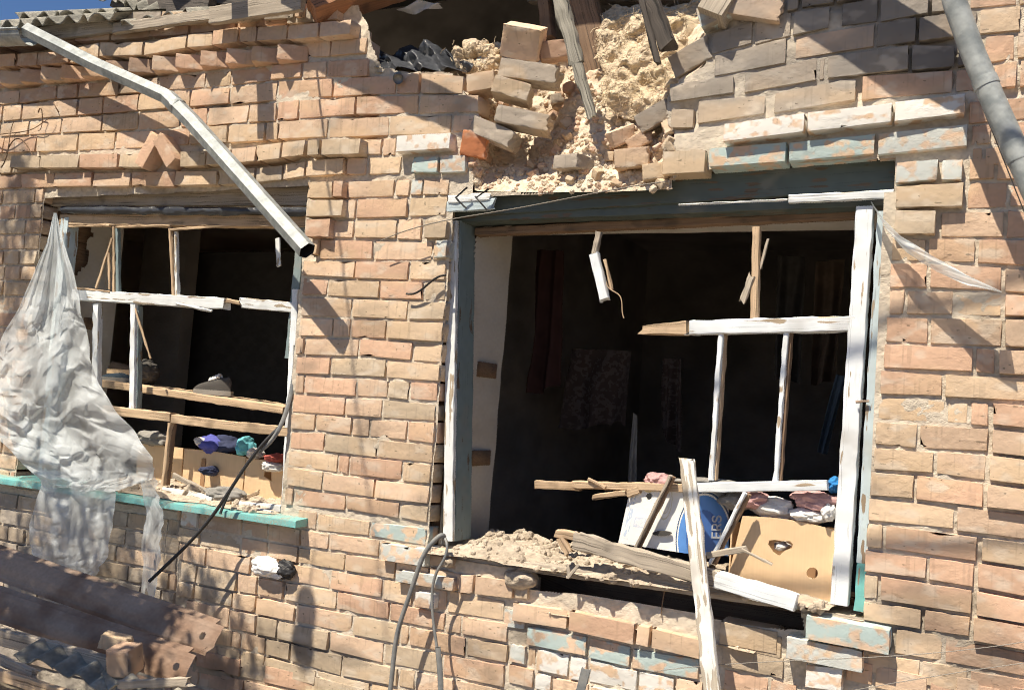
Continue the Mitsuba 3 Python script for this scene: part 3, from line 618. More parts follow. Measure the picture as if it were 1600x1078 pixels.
# broken roof boards above the picture's edge: their shadows cross the wall
def shade(px, py, t):                                             # the point whose shadow falls on the wall at this pixel
    return W(px, py) + SUN * [1, 1, 1] * t
put('roof_lath', bar(shade(480, 75, .30), shade(745, 190, .30), .085, .025, face=(0, -.8, 1)), 'm_wood_grey', roof_key)
put('roof_lath', bar(shade(410, 20, .26), shade(415, 215, .36), .09, .02, face=SUN), 'm_wood_grey', roof_key)

# ---- windows
def span(a, b, w, y):                                             # a width in pixels, square to the line a-b, in metres at depth y
    a, b = np.array(a, float), np.array(b, float); d = (b - a) / np.linalg.norm(b - a); n = np.array([-d[1], d[0]]) * w / 2; m = (a + b) / 2
    P, Q = W(*(m + n), y), W(*(m - n), y); D = W(*b, y) - W(*a, y); D /= np.linalg.norm(D); e = P - Q; return np.linalg.norm(e - D * (e @ D))
def bp(name, a, b, w, t, y, m, parent, y2=None, **kw):            # a bar whose front face is seen between two pixels, w pixels wide
    bsdf_kw = {k: kw.pop(k) for k in ('label', 'cat', 'group', 'kind') if k in kw}
    y2 = y if y2 is None else y2
    return put(name, bar(W(*a, y) + [0, t / 2, 0], W(*b, y2) + [0, t / 2, 0], span(a, b, w, (y + y2) / 2), t, **kw), m, parent, **bsdf_kw)
win = put('window', bar(W(93, 343, .07) + [0, .03, 0], W(480, 345, .07) + [0, .03, 0], .055, .06), 'm_wood_tan', house)
bp('head_board', (80, 308), (480, 305), 30, .03, .062, 'm_wood_grey', win)
bp('post', (101, 340), (62, 770), 12, .07, .066, 'm_blue_paint', win)
bp('post', (471, 345), (451, 560), 13, .06, .085, 'm_box_paint', win)
bp('post', (461, 452), (443, 800), 10, .05, .064, 'm_white_paint', win)
bp('transom', (112, 460), (352, 474), 17, .045, .064, 'm_white_worn', win, jag=(0, .05))
bp('transom', (368, 472), (458, 480), 16, .04, .066, 'm_white_worn', win, jag=(.07, 0))
bp('splinter', (338, 467), (375, 473), 6, .02, .07, 'm_wood_tan', win, jag=(.01, .01)); bp('splinter', (275, 474), (330, 486), 4, .01, .06, 'm_white_worn', win, jag=(0, .01))
bp('muntin', (176, 352), (177, 466), 4, .02, .075, 'm_wood_tan', win); bp('muntin', (182, 352), (183, 470), 4, .02, .08, 'm_box_paint', win)
bp('muntin', (264, 353), (270, 465), 4, .02, .075, 'm_wood_tan', win); bp('muntin', (273, 362), (275, 464), 4, .02, .082, 'm_white_worn', win)
bp('glazing_bead', (174, 372), (149, 450), 3, .008, .07, 'm_wood_tan', win); bp('glazing_bead', (169, 395), (170, 452), 3, .008, .07, 'm_wood_tan', win)
bp('glazing_bead', (98, 354), (170, 352), 3, .008, .07, 'm_wood_tan', win); bp('glazing_bead', (265, 359), (375, 351), 4, .008, .07, 'm_wood_tan', win); bp('glazing_bead', (180, 355), (265, 352), 3, .008, .07, 'm_wood_tan', win)
bp('glazing_bead', (117, 450), (171, 456), 3, .008, .062, 'm_wood_tan', win); bp('torn_strip', (433, 372), (435, 418), 7, .008, .06, 'm_white_worn', win, jag=(0, .01))
bp('muntin', (149, 474), (147, 618), 9, .03, .075, 'm_white_worn', win); bp('muntin', (207, 474), (205, 638), 8, .03, .07, 'm_white_paint', win); bp('muntin', (214, 478), (212, 638), 5, .03, .085, 'm_box_paint', win)
bp('glazing_bead', (210, 482), (234, 560), 3, .008, .07, 'm_wood_tan', win)
bp('rail', (160, 640), (265, 652), 14, .045, .064, 'm_wood_tan', win); bp('rail', (267, 654), (370, 667), 14, .045, .066, 'm_wood_tan', win); bp('rail', (370, 666), (450, 675), 15, .045, .062, 'm_wood_tan', win)
bp('muntin', (264, 660), (253, 758), 5, .025, .07, 'm_wood_tan', win); bp('muntin', (269, 660), (258, 758), 4, .025, .085, 'm_wood_brown', win)
def sill_board(a, b, w, y0, y1, m, parent, drop=.012):
    A, B = W(*a, y0), W(*b, y0); n = 24; V, U = [], []
    th = span(a, b, w, y0)
    sec = [(0, -th), (0, -.004), (.004, 0), (y1 - y0, drop), (y1 - y0, -th), (0, -th)]
    per = np.r_[0, np.cumsum(np.linalg.norm(np.diff(sec, axis=0), axis=1))]
    for i in range(n + 1):
        c = A + (B - A) * i / n; wob = rng.normal(0, .0015)
        for k, (yy, zz) in enumerate(sec): V.append(c + [0, yy + wob * (k in (0, 1, 5)), zz + th / 2 + rng.normal(0, .0004)]); U.append((i / n * np.linalg.norm(B - A), per[k]))
    F = grid_faces(n, 5)[:, ::-1]
    F = np.vstack([F, [(n * 6, n * 6 + 1, n * 6 + 2), (n * 6, n * 6 + 2, n * 6 + 3), (n * 6, n * 6 + 3, n * 6 + 4), (0, 2, 1), (0, 3, 2), (0, 4, 3)]])
    m_ = tm(V, F); return put('sill_board', trimesh.Trimesh(m_.vertices, m_.faces, process=False), m, parent, smooth=30)
sb = sill_board((-60, 742), (462, 819), 10, -.075, .12, 'm_teal_paint', win)
# black felt folded over the left window's head
def felt(a, b):
    a = a + 0; P0, P1 = W(96, 327, .045), W(482, 331, .045); q = P0 + (P1 - P0) * a[:, None]; ang = (b - .5) * 2.6
    r = .017 + .006 * meshkit.noise(np.stack([a * 22, b * 2, a * 0], 1), 3); drop = .010 * (meshkit.noise(np.stack([a * 30, a * 0, a * 0], 1), 9) - .4) * (b > .8)
    return q + np.stack([a * 0, .01 - r * np.cos(ang), r * np.sin(-ang) - drop], 1)
put('felt_strip', sheet(felt, 90, 8), 'm_felt', win, smooth=True)
win2 = put('window', bar(W(700, 340, .09) + [0, .06, 0], W(1393, 312, .09) + [0, .06, 0], .04, .12), 'm_beam_paint', house)
bp('lintel_beam', (697, 320), (1397, 272), 44, .10, .075, 'm_beam_paint', win2)
bp('head_strip', (698, 323), (776, 318), 17, .02, .006, 'm_blue_paint', win2, jag=(0, .03)); bp('head_strip', (700, 312), (775, 306), 12, .02, .0, 'm_white_worn', win2, jag=(0, .04))
bp('head_strip', (1232, 311), (1396, 303), 13, .02, .03, 'm_white_worn', win2); bp('splinter', (1060, 320), (1230, 312), 3, .008, .035, 'm_white_worn', win2)
bp('nail', (730, 293), (712, 308), 2, .005, -.03, 'm_black', win2); bp('nail', (711, 308), (728, 326), 2, .005, -.03, 'm_black', win2)
bp('nail', (763, 295), (744, 308), 2, .005, -.03, 'm_black', win2); bp('nail', (742, 307), (762, 330), 2, .005, -.03, 'm_black', win2)
bp('inner_head', (742, 362), (1345, 333), 13, .05, .17, 'm_wood_brown', win2)
bp('post', (706, 345), (699, 845), 15, .022, .046, 'm_white_worn', win2)
bp('box_post', (713, 345), (705, 845), 13, .13, .076, 'm_box_paint', win2)
bp('post', (1351, 322), (1311, 945), 28, .06, .05, 'm_white_paint', win2)
bp('post', (1381, 330), (1348, 880), 21, .05, .046, 'm_blue_paint', win2); bp('post', (1348, 880), (1343, 955), 19, .05, .047, 'm_teal_paint', win2)
bp('hook', (1337, 628), (1358, 626), 3, .006, .03, 'm_rust', win2)
bp('transom', (1072, 512), (986, 516), 22, .045, .058, 'm_wood_tan', win2, jag=(0, .07), taper=.55); bp('transom', (1062, 512), (1336, 505), 23, .05, .052, 'm_white_paint', win2, jag=(.07, 0))
bp('muntin', (1181, 354), (1178, 497), 12, .03, .062, 'm_wood_tan', win2); bp('splinter', (1176, 425), (1158, 475), 11, .01, .055, 'm_wood_grey', win2, jag=(.02, .02)); bp('splinter', (1200, 372), (1186, 425), 5, .01, .075, 'm_wood_grey', win2, jag=(.01, .02))
bp('hanging_stile', (935, 362), (927, 396), 9, .02, .06, 'm_wood_grey', win2); bp('hanging_stile', (926, 394), (944, 471), 14, .03, .045, 'm_white_paint', win2, jag=(.01, .012)); bp('splinter', (944, 405), (955, 452), 5, .015, .06, 'm_wood_tan', win2)
bp('muntin', (1126, 519), (1110, 750), 8, .03, .06, 'm_white_paint', win2); bp('muntin', (1132, 519), (1117, 750), 5, .03, .075, 'm_wood_tan', win2)
bp('muntin', (1228, 517), (1211, 752), 8, .03, .06, 'm_white_paint', win2); bp('muntin', (1235, 517), (1218, 752), 6, .03, .075, 'm_wood_brown', win2)
bp('rail', (1082, 762), (1292, 758), 16, .04, .055, 'm_white_paint', win2, jag=(.02, 0)); bp('rail', (888, 757), (1085, 763), 12, .03, .06, 'm_wood_tan', win2, jag=(.02, 0)); bp('rail', (835, 757), (905, 760), 13, .03, .08, 'm_wood_tan', win2)
bp('splinter', (922, 777), (980, 770), 9, .012, .05, 'm_wood_tan', win2, jag=(.03, .01)); bp('splinter', (918, 748), (945, 762), 5, .012, .05, 'm_wood_tan', win2)
bp('splinter', (978, 772), (1000, 764), 12, .02, .056, 'm_wood_tan', win2, jag=(.01, .01))
def curl(pts, r, y, m, parent, name, **kw): return put(name, tube(smooth_path([W(a, b, y if np.isscalar(y) else y[i]) for i, (a, b) in enumerate(pts)], 48), r, 8), m, parent, **kw)
curl([(948,440),(958,455),(968,462),(972,480),(975,497)], .0022, .05, 'm_wood_tan', win2, 'splinter')
# the stone sill of the right window, broken
sill_slab = put('sill_slab', bar(W(812, 884, -.02) + [0, .1, 0], W(1240, 944, -.02) + [0, .1, 0], .2, .036, face=(0, 0, 1), jag=(.02, .03)), 'm_wood_grey', house)
# ------------------------------------------------------------------ the gap over the right window: rubble, straw filling, loose bricks
def lerp_px(lst, a): t = np.linspace(0, 1, len(lst)); l = np.array(lst, float); return np.stack([np.interp(a, t, l[:, 0]), np.interp(a, t, l[:, 1])], -1)
BOT = [(585,112),(650,120),(705,124),(742,160),(740,250),(742,299),(850,301),(950,300),(1050,296),(1050,240),(1045,190),(1060,140),(1105,95)]
TOP = [(578,98),(640,104),(690,94),(735,82),(770,68),(805,60),(870,75),(940,48),(1000,38),(1040,28),(1075,20),(1095,10),(1112,-8)]
def gap_pt(a, b):                                                # a along the gap, b from its lower lip up and back to the attic
    pb, pt = lerp_px(BOT, a), lerp_px(TOP, a); out = np.empty((len(a), 3))
    for i in range(len(a)):
        q0, q1 = W(*pb[i], .015), W(*pt[i], .40); s = b[i]
        hol = .16 * math.exp(-((a[i] - .45) / .06) ** 2) * math.sin(math.pi * min(1, s * 1.05))
        out[i] = q0 + (q1 - q0) * s + [0, hol, 0]
    return out
def bed(a, b):
    P = gap_pt(a, b); k = np.clip(b * 6, 0, 1) * np.clip((1.0 - b) * 8, .3, 1)
    P[:, 1] -= (meshkit.fbm(P * 11, 4, 2) - .5) * .13 * k; P[:, 2] += (meshkit.fbm(P * 15 + 7, 4, 3) - .45) * .06 * k
    return P
def rock(c, s, r, res=1):
    m = trimesh.creation.icosphere(res, 1.0); v = np.array(m.vertices); v = np.sign(v) * np.abs(v) ** .7
    v *= 1 + (meshkit.noise(v * 1.7 + r.uniform(0, 50, 3)) - .5)[:, None] * .8
    v = v * s * r.uniform(.6, 1.25, 3); R = trimesh.transformations.random_rotation_matrix(r.uniform(0, 1, 3))[:3, :3]
    return v @ R.T + c, m.faces
def rocks(pts, sizes, r, res=1):
    V, F, n = [], [], 0
    for c, s in zip(pts, sizes):
        v, f = rock(c, s, r, res); V.append(v); F.append(f + n); n += len(v)
    return tm(np.vstack(V), np.vstack(F))
r = np.random.default_rng(11)
put('rubble', sheet(bed, 150, 60), 'm_rubble', label='pale brick and mortar rubble sloping down through the broken wall', cat='rubble', kind='stuff')
a = r.uniform(.30, .76, 900); b = r.beta(1.0, 1.9, 900); P = bed(a, b)
put('rubble', rocks(P, np.minimum(r.gamma(1.3, .0062, 900) + .004, .013), r), 'm_rubble', label='small pale crumbs lying on the rubble in the gap', cat='rubble', kind='stuff', smooth=False)
a = r.uniform(.34, .78, 330); b = r.beta(1.1, 1.5, 330); P = bed(a, b)
put('rubble', rocks(P, np.minimum(r.gamma(1.6, .0052, 330) + .004, .013), r), 'm_rubble_red', label='small reddish brick crumbs lying on the rubble in the gap', cat='rubble', kind='stuff', smooth=False)
a = r.uniform(.30, .80, 95); b = r.beta(1.0, 1.8, 95); P = bed(a, b); frag = []
for q in P:
    sz = r.uniform(.022, .062) * np.array([1.0, r.uniform(.6, 1), r.uniform(.4, .8)])
    frag.append(block(sz, q + [0, -.004, sz[2] * .3], (r.normal(0, 28), r.normal(0, 30), r.uniform(-90, 90)), 'ppyogod'[r.integers(7)], r.uniform(.1, .6), r, 5, .003))
put('brick_shards', cat_uv(frag), 'm_brick', label='broken brick shards strewn over the rubble in the gap', cat='rubble', kind='stuff')
def straw_patch(a, b):
    P = np.array([W(*p, .14 + .22 * bb) for p, bb in zip(np.stack([945 + 165 * a - 20 * b, 185 - 165 * b - 22 * a * b], -1), b)])
    e = np.clip(np.minimum(np.minimum(a, 1 - a), np.minimum(b, 1 - b)) * 7, 0, 1)
    P[:, 0] += (1 - e) * .10 * (meshkit.fbm(P * 16, 3, 8) - .5); P[:, 2] += (1 - e) * .10 * (meshkit.fbm(P * 16, 3, 12) - .5)
    P[:, 1] -= e * (.03 + (meshkit.fbm(P * 13, 4, 5) - .4) * .17); P[:, 2] += e * (meshkit.fbm(P * 22, 3, 6) - .5) * .05
    return P
st = sheet(straw_patch, 70, 70); sk = put('straw_filling', st, 'm_straw', label='yellowish clay and straw filling bulging out of the broken wall', cat='straw', kind='stuff')
def fibres(n, P, L, r, rad=.0012):
    items = []
    for _ in range(n):
        p = P[r.integers(len(P))] + [0, -.004, .002]; d = r.normal(0, 1, 3) * [1, .5, .8]; d /= np.linalg.norm(d); l = r.uniform(.4, 1) * L
        q = [p - d * l / 2, p + r.normal(0, .004, 3) + [0, -.004, 0], p + d * l / 2]
        items.append(tube(q, rad, 3, False))
    return cat_uv(items)
put('straw_fibre', fibres(520, st[0].vertices, .05, r), 'm_straw', sk, kind='stuff', smooth=False)
bed_mesh = sheet(bed, 40, 20)[0].vertices
mess = [W(x, y, .08) + r.normal(0, .02, 3) for x, y in zip(r.uniform(712, 795, 500), r.uniform(68, 120, 500))]
put('straw_filling', rocks([W(745 + 28 * math.cos(q), 92 + 16 * math.sin(q), .09) for q in r.uniform(0, 6.3, 60)], r.uniform(.012, .03, 60), r, 2), 'm_straw', label='clump of straw and clay left of the standing brick chunk', cat='straw', kind='stuff')
put('straw_filling', fibres(110, mess, .045, r), 'm_straw', label='loose straw stalks left of the standing brick chunk', cat='straw', kind='stuff', smooth=False)
LOOSE = [  # px centre, size (m), depth, angles, tint, broken, label
 ((810,58),(.155,.125,.125),.02,(28,10,16),'p',.0,'large pale brick chunk standing highest on the left lip of the gap'),
 ((862,74),(.13,.12,.07),.11,(10,-8,20),'b',.25,'orange-red brick just right of the large pale chunk'),
 ((824,112),(.25,.115,.075),.03,(0,9,10),'g',.12,'grey-faced brick with a red broken end under the large pale chunk'),
 ((795,139),(.16,.115,.07),.0,(0,14,18),'d',.1,'dark half brick tilted above the lower grey brick of the gap'),
 ((752,128),(.13,.11,.075),.02,(0,-4,2),'p',.1,'pale brick closing the course left of the gap'),
 ((815,186),(.235,.115,.068),.01,(0,11,14),'gs'[0:1],.18,'long grey brick with orange broken end low on the left of the gap'),
 ((768,207),(.2,.115,.068),.0,(0,22,8),'g',.12,'grey brick slipping steeply down at the left lip of the gap'),
 ((738,224),(.12,.1,.10),-.005,(8,5,25),'r',.3,'rounded bright orange brick stub beside the white band'),
 ((1086,84),(.175,.115,.085),.02,(12,-20,-14),'g',.2,'pale grey brick tilted on the right lip of the gap'),
 ((1020,177),(.15,.11,.07),.03,(10,-30,10),'g',.15,'grey brick fragment low on the right side of the gap'),
 ((985,245),(.135,.11,.07),.0,(5,-6,12),'p',.15,'pale half brick lying at the foot of the rubble'),
 ((892,252),(.13,.11,.055),.02,(0,4,-20),'g',.1,'small grey brick piece half buried in the rubble'),
 ((968,208),(.11,.09,.06),.06,(14,-26,30),'p',.3,'pale broken corner of brick in the middle of the rubble'),
 ((1000,215),(.1,.08,.05),.04,(20,-18,-20),'p',.35,'pale wedge of brick just above the half brick of the rubble'),
 ((1134,12),(.2,.1,.075),-.03,(0,-18,0),'gu',.05,'bluish grey brick on the top right edge of the gap'),
 ((1180,12),(.2,.11,.08),-.03,(0,14,6),'p',.15,'pinkish brick slab propped at the top right of the gap'),
 ((1020,268),(.1,.1,.06),.01,(0,-8,18),'d',.2,'small brown brick piece at the right foot of the rubble'),
]
for (px, sz, y, ang, tag, brk, lab) in LOOSE:
    put('loose_brick', block(sz, W(*px, y) + [0, sz[1] / 2 * .8, 0], ang, tag, brk), 'm_brick', label=lab, cat='brick', group='loose bricks in the gap of the wall')
put('hanging_batten', cat_uv([bar(W(868, -30, -.06), W(902, 100, -.02), span((868, -30), (902, 100), 21, 0), .03, wob=.003), bar(W(900, 95, -.022), W(927, 188, .0), span((900, 95), (927, 188), 15, 0), .028, wob=.003, jag=(0, .02), taper=.8)]),
    'm_wood_bark', label='weathered pale batten hanging down into the gap', cat='batten')
k = put('hanging_beam', bar(W(1000, -40, -.10), W(1047, 82, -.04), span((1000, -40), (1047, 82), 27, 0), .05, wob=.003, jag=(0, .05)), 'm_wood_char', label='charred dark beam end hanging before the straw filling', cat='beam')
put('splinter', bar(W(1000, -10, -.11), W(1029, 103, -.07), span((1000, -10), (1029, 103), 9, 0), .02, jag=(0, .02)), 'm_wood_char', k)
def tar(a, b):
    P = np.array([W(x, y, d) for x, y, d in zip(596 + 150 * a, 112 - 30 * b + 10 * np.sin(a * 9) * b, .06 + .25 * b)]); P[:, 1] -= (np.abs((a * 4 + b) % 1 - .5) * .12 + (meshkit.fbm(P * 14, 3, 4) - .5) * .08); P[:, 2] += (meshkit.fbm(P * 10, 3, 5) - .4) * .09 * np.clip(b * 3, 0, 1)
    return P
put('tar_paper', sheet(tar, 70, 24), 'm_felt', label='crumpled black tar paper on the wall top left of the gap', cat='tar paper')
for i_, pts in enumerate(([(-10, 214), (20, 208), (45, 204), (70, 190), (82, 182)], [(2, 262), (14, 225), (18, 200), (22, 190)], [(60, 176), (64, 170), (66, 190), (60, 205)], [(92, 176), (86, 166), (84, 160)], [(120, 250), (150, 246), (178, 240)], [(10, 240), (40, 225), (52, 246), (60, 262)])):
    put('dry_vine', tube(smooth_path([W(*q, -.02 - .015 * (n_ % 2)) for n_, q in enumerate(pts)], 30), np.linspace(.0035, .0018, 30), 6), 'm_wood_brown', label=('long dry vine twig reaching the top left edge', 'upright dry twig at the left edge of the wall', 'short hooked dry twig above the leftmost band bricks', 'tiny dry twig highest of the vine twigs', 'nearly level dry twig left of the slipped bricks', 'curled dry twig beside the left edge, under the band')[i_], cat='twig')
def rag(a, b): return np.array([W(x, y, .25) for x, y in np.stack([622 + 66 * a, 16 - 8 * a + (b - .5) * (4 + 12 * np.sin(a * 3)) * 1.0], -1)]) + np.stack([a * 0, .02 * np.sin(a * 9 + b * 5), a * 0], 1)
put('torn_rag', sheet(rag, 24, 8), 'm_cloth_white', label='torn white scrap hanging in the dark roof void', cat='scrap')
# rubble and dust on the sills
def dust_bed(x0, x1, y0, y1, zf, amp, seed, n=(120, 40)):
    def f(a, b):
        X, Y = x0 + (x1 - x0) * a, y0 + (y1 - y0) * b; q = np.stack([X, Y, X * 0], 1)
        e = np.clip(np.minimum(a, 1 - a) * 12, 0, 1) * np.clip(b * 5, 0, 1)
        return np.stack([X + (meshkit.fbm(q * 20, 2, seed + 3) - .5) * .02, Y - (meshkit.fbm(q * 9, 3, seed + 5) - .5) * .07 * (b < .5), zf(X, Y) + e * amp * (meshkit.fbm(q * 10, 4, seed) * 1.3 + .5 * meshkit.fbm(q * 45, 2, seed + 1) - .35)], 1)
    return sheet(f, *n)
s0, s1 = W(690, 862, -.03), W(1240, 938, -.03)
def z_slab(X): return s0[2] + (X - s0[0]) * (s1[2] - s0[2]) / (s1[0] - s0[0])
db = dust_bed(-1.93, -.42, -.045, .42, lambda X, Y: z_slab(X) - .012 + .032 * np.exp(-((X + 1.68) / .17) ** 2) * np.clip(Y * 7 + .5, .2, 1), .042, 31)
put('sill_rubble', db, 'm_dust', label='dusty plaster rubble heaped along the broken right window sill', cat='rubble', kind='stuff')
P = db[0].vertices[r.integers(len(db[0].vertices), size=420)]
put('sill_rubble', rocks(P, np.minimum(r.gamma(1.5, .0045, 420) + .003, .016), r), 'm_dust', label='crumbs of plaster scattered on the right window sill', cat='rubble', kind='stuff', smooth=False)
l0, l1 = W(815, 940, -.02), W(1180, 1008, -.02)
lb = dust_bed(l0[0], l1[0], -.022, .27, lambda X, Y: l0[2] + (X - l0[0]) * (l1[2] - l0[2]) / (l1[0] - l0[0]) - .022, .012, 57, (90, 20))
put('sill_rubble', lb, 'm_dust', label='gritty mortar left on the ledge under the broken sill', cat='rubble', kind='stuff')
P = lb[0].vertices[r.integers(len(lb[0].vertices), size=160)]
put('sill_rubble', rocks(P, np.minimum(r.gamma(1.5, .003, 160) + .002, .01), r), 'm_rubble', label='crumbs on the ledge under the broken sill', cat='rubble', kind='stuff', smooth=False)
t0, t1 = W(-60, 735, -.06), W(462, 812, -.06)
tb = dust_bed(-3.9, -2.68, -.03, .34, lambda X, Y: t0[2] + (X - t0[0]) * (t1[2] - t0[2]) / (t1[0] - t0[0]) + .004 + .03 * np.clip(Y * 3, 0, 1), .035, 77)
put('sill_rubble', tb, 'm_dust', label='dirt and dust spread over the turquoise sill', cat='rubble', kind='stuff')
P = tb[0].vertices[r.integers(len(tb[0].vertices), size=200)]
put('sill_rubble', rocks(P, r.gamma(1.5, .005, 200) + .003, r), 'm_dust', label='crumbs on the turquoise sill', cat='rubble', kind='stuff', smooth=False)
k = put('mortar_lump', rocks([W(815, 905, .02), W(822, 888, .03), W(806, 890, .04), W(700, 878, -.03)], [.05, .035, .03, .03], r, 2), 'm_dust', label='mortar lumps at the left end of the broken sill', cat='mortar', kind='stuff')

# ------------------------------------------------------------------ broken timber of the right window
put('leaning_board', bar(W(1073, 712, -.05), W(1147, 1400, -.36), .052, .022, ch=.003, wob=.0014, jag=(.03, 0)), 'm_board', label='long splintered white board leaning out of the right window', cat='board')
k = put('broken_rail', bar(W(893, 842, -.035), W(1122, 905, -.045), span((893, 842), (1122, 905), 25, -.04), .05, wob=.002, jag=(.03, 0)), 'm_wood_grey', label='broken window rail lying slanted across the right sill', cat='rail')
put('painted_end', bar(W(1112, 902, -.045), W(1246, 941, -.06), span((1112, 902), (1246, 941), 25, -.05), .052, wob=.001, jag=(.02, .006)), 'm_white_paint', k)
put('splinter', bar(W(868, 832, -.03), W(905, 838, -.04), .03, .03, jag=(.02, .01)), 'm_wood_tan', k); put('splinter', bar(W(874, 838, -.045), W(892, 868, -.045), .03, .02, jag=(.01, .02)), 'm_wood_tan', k)
put('splinter', bar(W(905, 832, -.055), W(970, 855, -.055), .012, .01, jag=(.01, .02)), 'm_wood_grey', k)
for a_, b_, w_, y_, m1, m2, lab in (((1047, 743), (990, 860), 8, .02, 'm_wood_grey', 'm_wood_brown', 'thin brown muntin leaning against the printed carton'), ((1163, 770), (1108, 880), 11, -.0, 'm_white_paint', 'm_wood_brown', 'white muntin leaning between the two boxes')):
    k = bp('fallen_muntin', a_, b_, w_ * .55, .03, y_, m1, None, label=lab, cat='muntin')
    bp('inner_edge', (a_[0] + w_ * .6, a_[1] + 2), (b_[0] + w_ * .6, b_[1] + 1), w_ * .55, .025, y_ + .012, m2, k)
bp('stick', (1104, 868), (1170, 856), 10, .012, -.04, 'm_wood_grey', None, label='short grey lath behind the leaning board', cat='stick', jag=(0, .01)); bp('stick', (1158, 858), (1207, 882), 4, .006, -.05, 'm_wood_grey', None, label='thin twig of wood before the cardboard box', cat='stick', jag=(0, .01))
bp('stick', (972, 885), (1003, 880), 5, .01, -.05, 'm_wood_tan', None, label='small wood chip on the rubble of the sill', cat='stick', jag=(.01, .01))
for i, (p_, q_) in enumerate((((885, 905), (905, 880)), ((887, 880), (888, 900)))): bp('wood_chip', p_, q_, 5, .006, -.06, 'm_wood_grey', None, label='splinter bent over the front edge of the sill' if i else 'wood chip stuck on the front edge of the sill', cat='wood chip', jag=(.01, .01))

# ------------------------------------------------------------------ boxes and clothes
def plate(poly, y, t):                                            # an upright plate from a polygon of the (x, z) plane
    m = trimesh.creation.extrude_polygon(poly, t, engine='earcut'); v = np.array(m.vertices)
    return tm(np.stack([v[:, 0], y + v[:, 2], v[:, 1]], 1), m.faces[:, ::-1])
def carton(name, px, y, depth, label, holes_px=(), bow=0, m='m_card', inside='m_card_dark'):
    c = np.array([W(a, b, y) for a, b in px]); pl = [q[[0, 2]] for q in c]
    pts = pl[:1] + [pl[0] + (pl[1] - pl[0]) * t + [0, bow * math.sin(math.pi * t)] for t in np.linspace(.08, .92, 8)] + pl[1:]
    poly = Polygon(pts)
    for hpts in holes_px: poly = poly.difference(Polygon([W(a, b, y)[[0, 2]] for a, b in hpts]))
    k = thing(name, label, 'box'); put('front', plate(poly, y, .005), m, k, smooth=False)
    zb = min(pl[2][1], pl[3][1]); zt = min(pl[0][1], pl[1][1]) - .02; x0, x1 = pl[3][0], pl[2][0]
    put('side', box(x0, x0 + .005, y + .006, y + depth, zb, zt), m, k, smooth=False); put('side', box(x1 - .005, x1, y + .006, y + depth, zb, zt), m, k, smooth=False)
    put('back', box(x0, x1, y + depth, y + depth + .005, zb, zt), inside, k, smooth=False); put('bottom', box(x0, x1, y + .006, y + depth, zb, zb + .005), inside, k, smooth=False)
    return k
def ell(cx, cy, rx, ry, n=16): return [(cx + rx * math.cos(t), cy + ry * math.sin(t)) for t in np.linspace(0, 2 * math.pi, n, endpoint=False)]
heart = [(1200, 850), (1202, 844), (1210, 843), (1222, 845), (1234, 845), (1239, 850), (1237, 856), (1226, 860), (1217, 868), (1208, 862)]
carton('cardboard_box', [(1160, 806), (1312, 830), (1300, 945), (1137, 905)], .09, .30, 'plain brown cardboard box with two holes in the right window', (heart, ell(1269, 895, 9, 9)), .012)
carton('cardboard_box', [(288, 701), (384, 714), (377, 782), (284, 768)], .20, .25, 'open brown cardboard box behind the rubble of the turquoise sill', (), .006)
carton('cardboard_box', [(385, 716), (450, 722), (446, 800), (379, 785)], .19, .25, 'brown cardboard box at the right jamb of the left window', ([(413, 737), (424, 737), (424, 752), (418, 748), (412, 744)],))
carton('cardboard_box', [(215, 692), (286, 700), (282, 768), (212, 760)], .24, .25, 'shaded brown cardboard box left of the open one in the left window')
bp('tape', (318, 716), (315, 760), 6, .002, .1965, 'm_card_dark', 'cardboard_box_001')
# printed carton: rounded front with flat print
c0, c1, c2, c3 = [W(*p, .075) for p in ((985, 762), (1128, 768), (1128, 873), (966, 848))]
hole = Point(.090, .205).buffer(.0135)
def carton_surf(a, b):
    P = c3 * ((1 - a) * (1 - b))[:, None] + c2 * (a * (1 - b))[:, None] + c1 * (a * b)[:, None] + c0 * ((1 - a) * b)[:, None]
    return P + np.stack([a * 0, .10 * np.clip((a - .62) / .38, 0, 1) ** 1.6, a * 0], 1)
def carton_print():
    nu, nv = 80, 48; a, b = np.meshgrid(np.linspace(0, 1, nu + 1), np.linspace(0, 1, nv + 1), indexing='ij'); a, b = a.ravel(), b.ravel()
    uv = np.stack([a * .40, b * .235], 1); F = grid_faces(nu, nv); cc = uv[F].mean(1)
    return tm(carton_surf(a, b), F[~shapely.contains_xy(hole, cc[:, 0], cc[:, 1])]), uv
k = thing('printed_carton', 'white printed carton with a blue oval emblem, tilted in the right window', 'carton')
put('front', carton_print(), 'm_print', k)
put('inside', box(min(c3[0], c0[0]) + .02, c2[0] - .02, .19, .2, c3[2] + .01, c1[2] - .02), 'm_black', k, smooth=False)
put('handle_slot', plate(Polygon([W(a, b, .06)[[0, 2]] for a, b in ell(1034, 833, 15, 4)]), .06, .008), 'm_cloth_dark', k, smooth=False)
lt = meshkit.text_mesh('ERS', .030, .001, True).subdivide(); v = lt.vertices - lt.bounds.mean(0)
put('lettering', tm(carton_surf(.905 - v[:, 1] / .40, .44 + v[:, 0] * 1.15 / .235) + [0, -.003, 0] - v[:, 2:] * [0, 1, 0], lt.faces), 'm_ink', k, smooth=False)
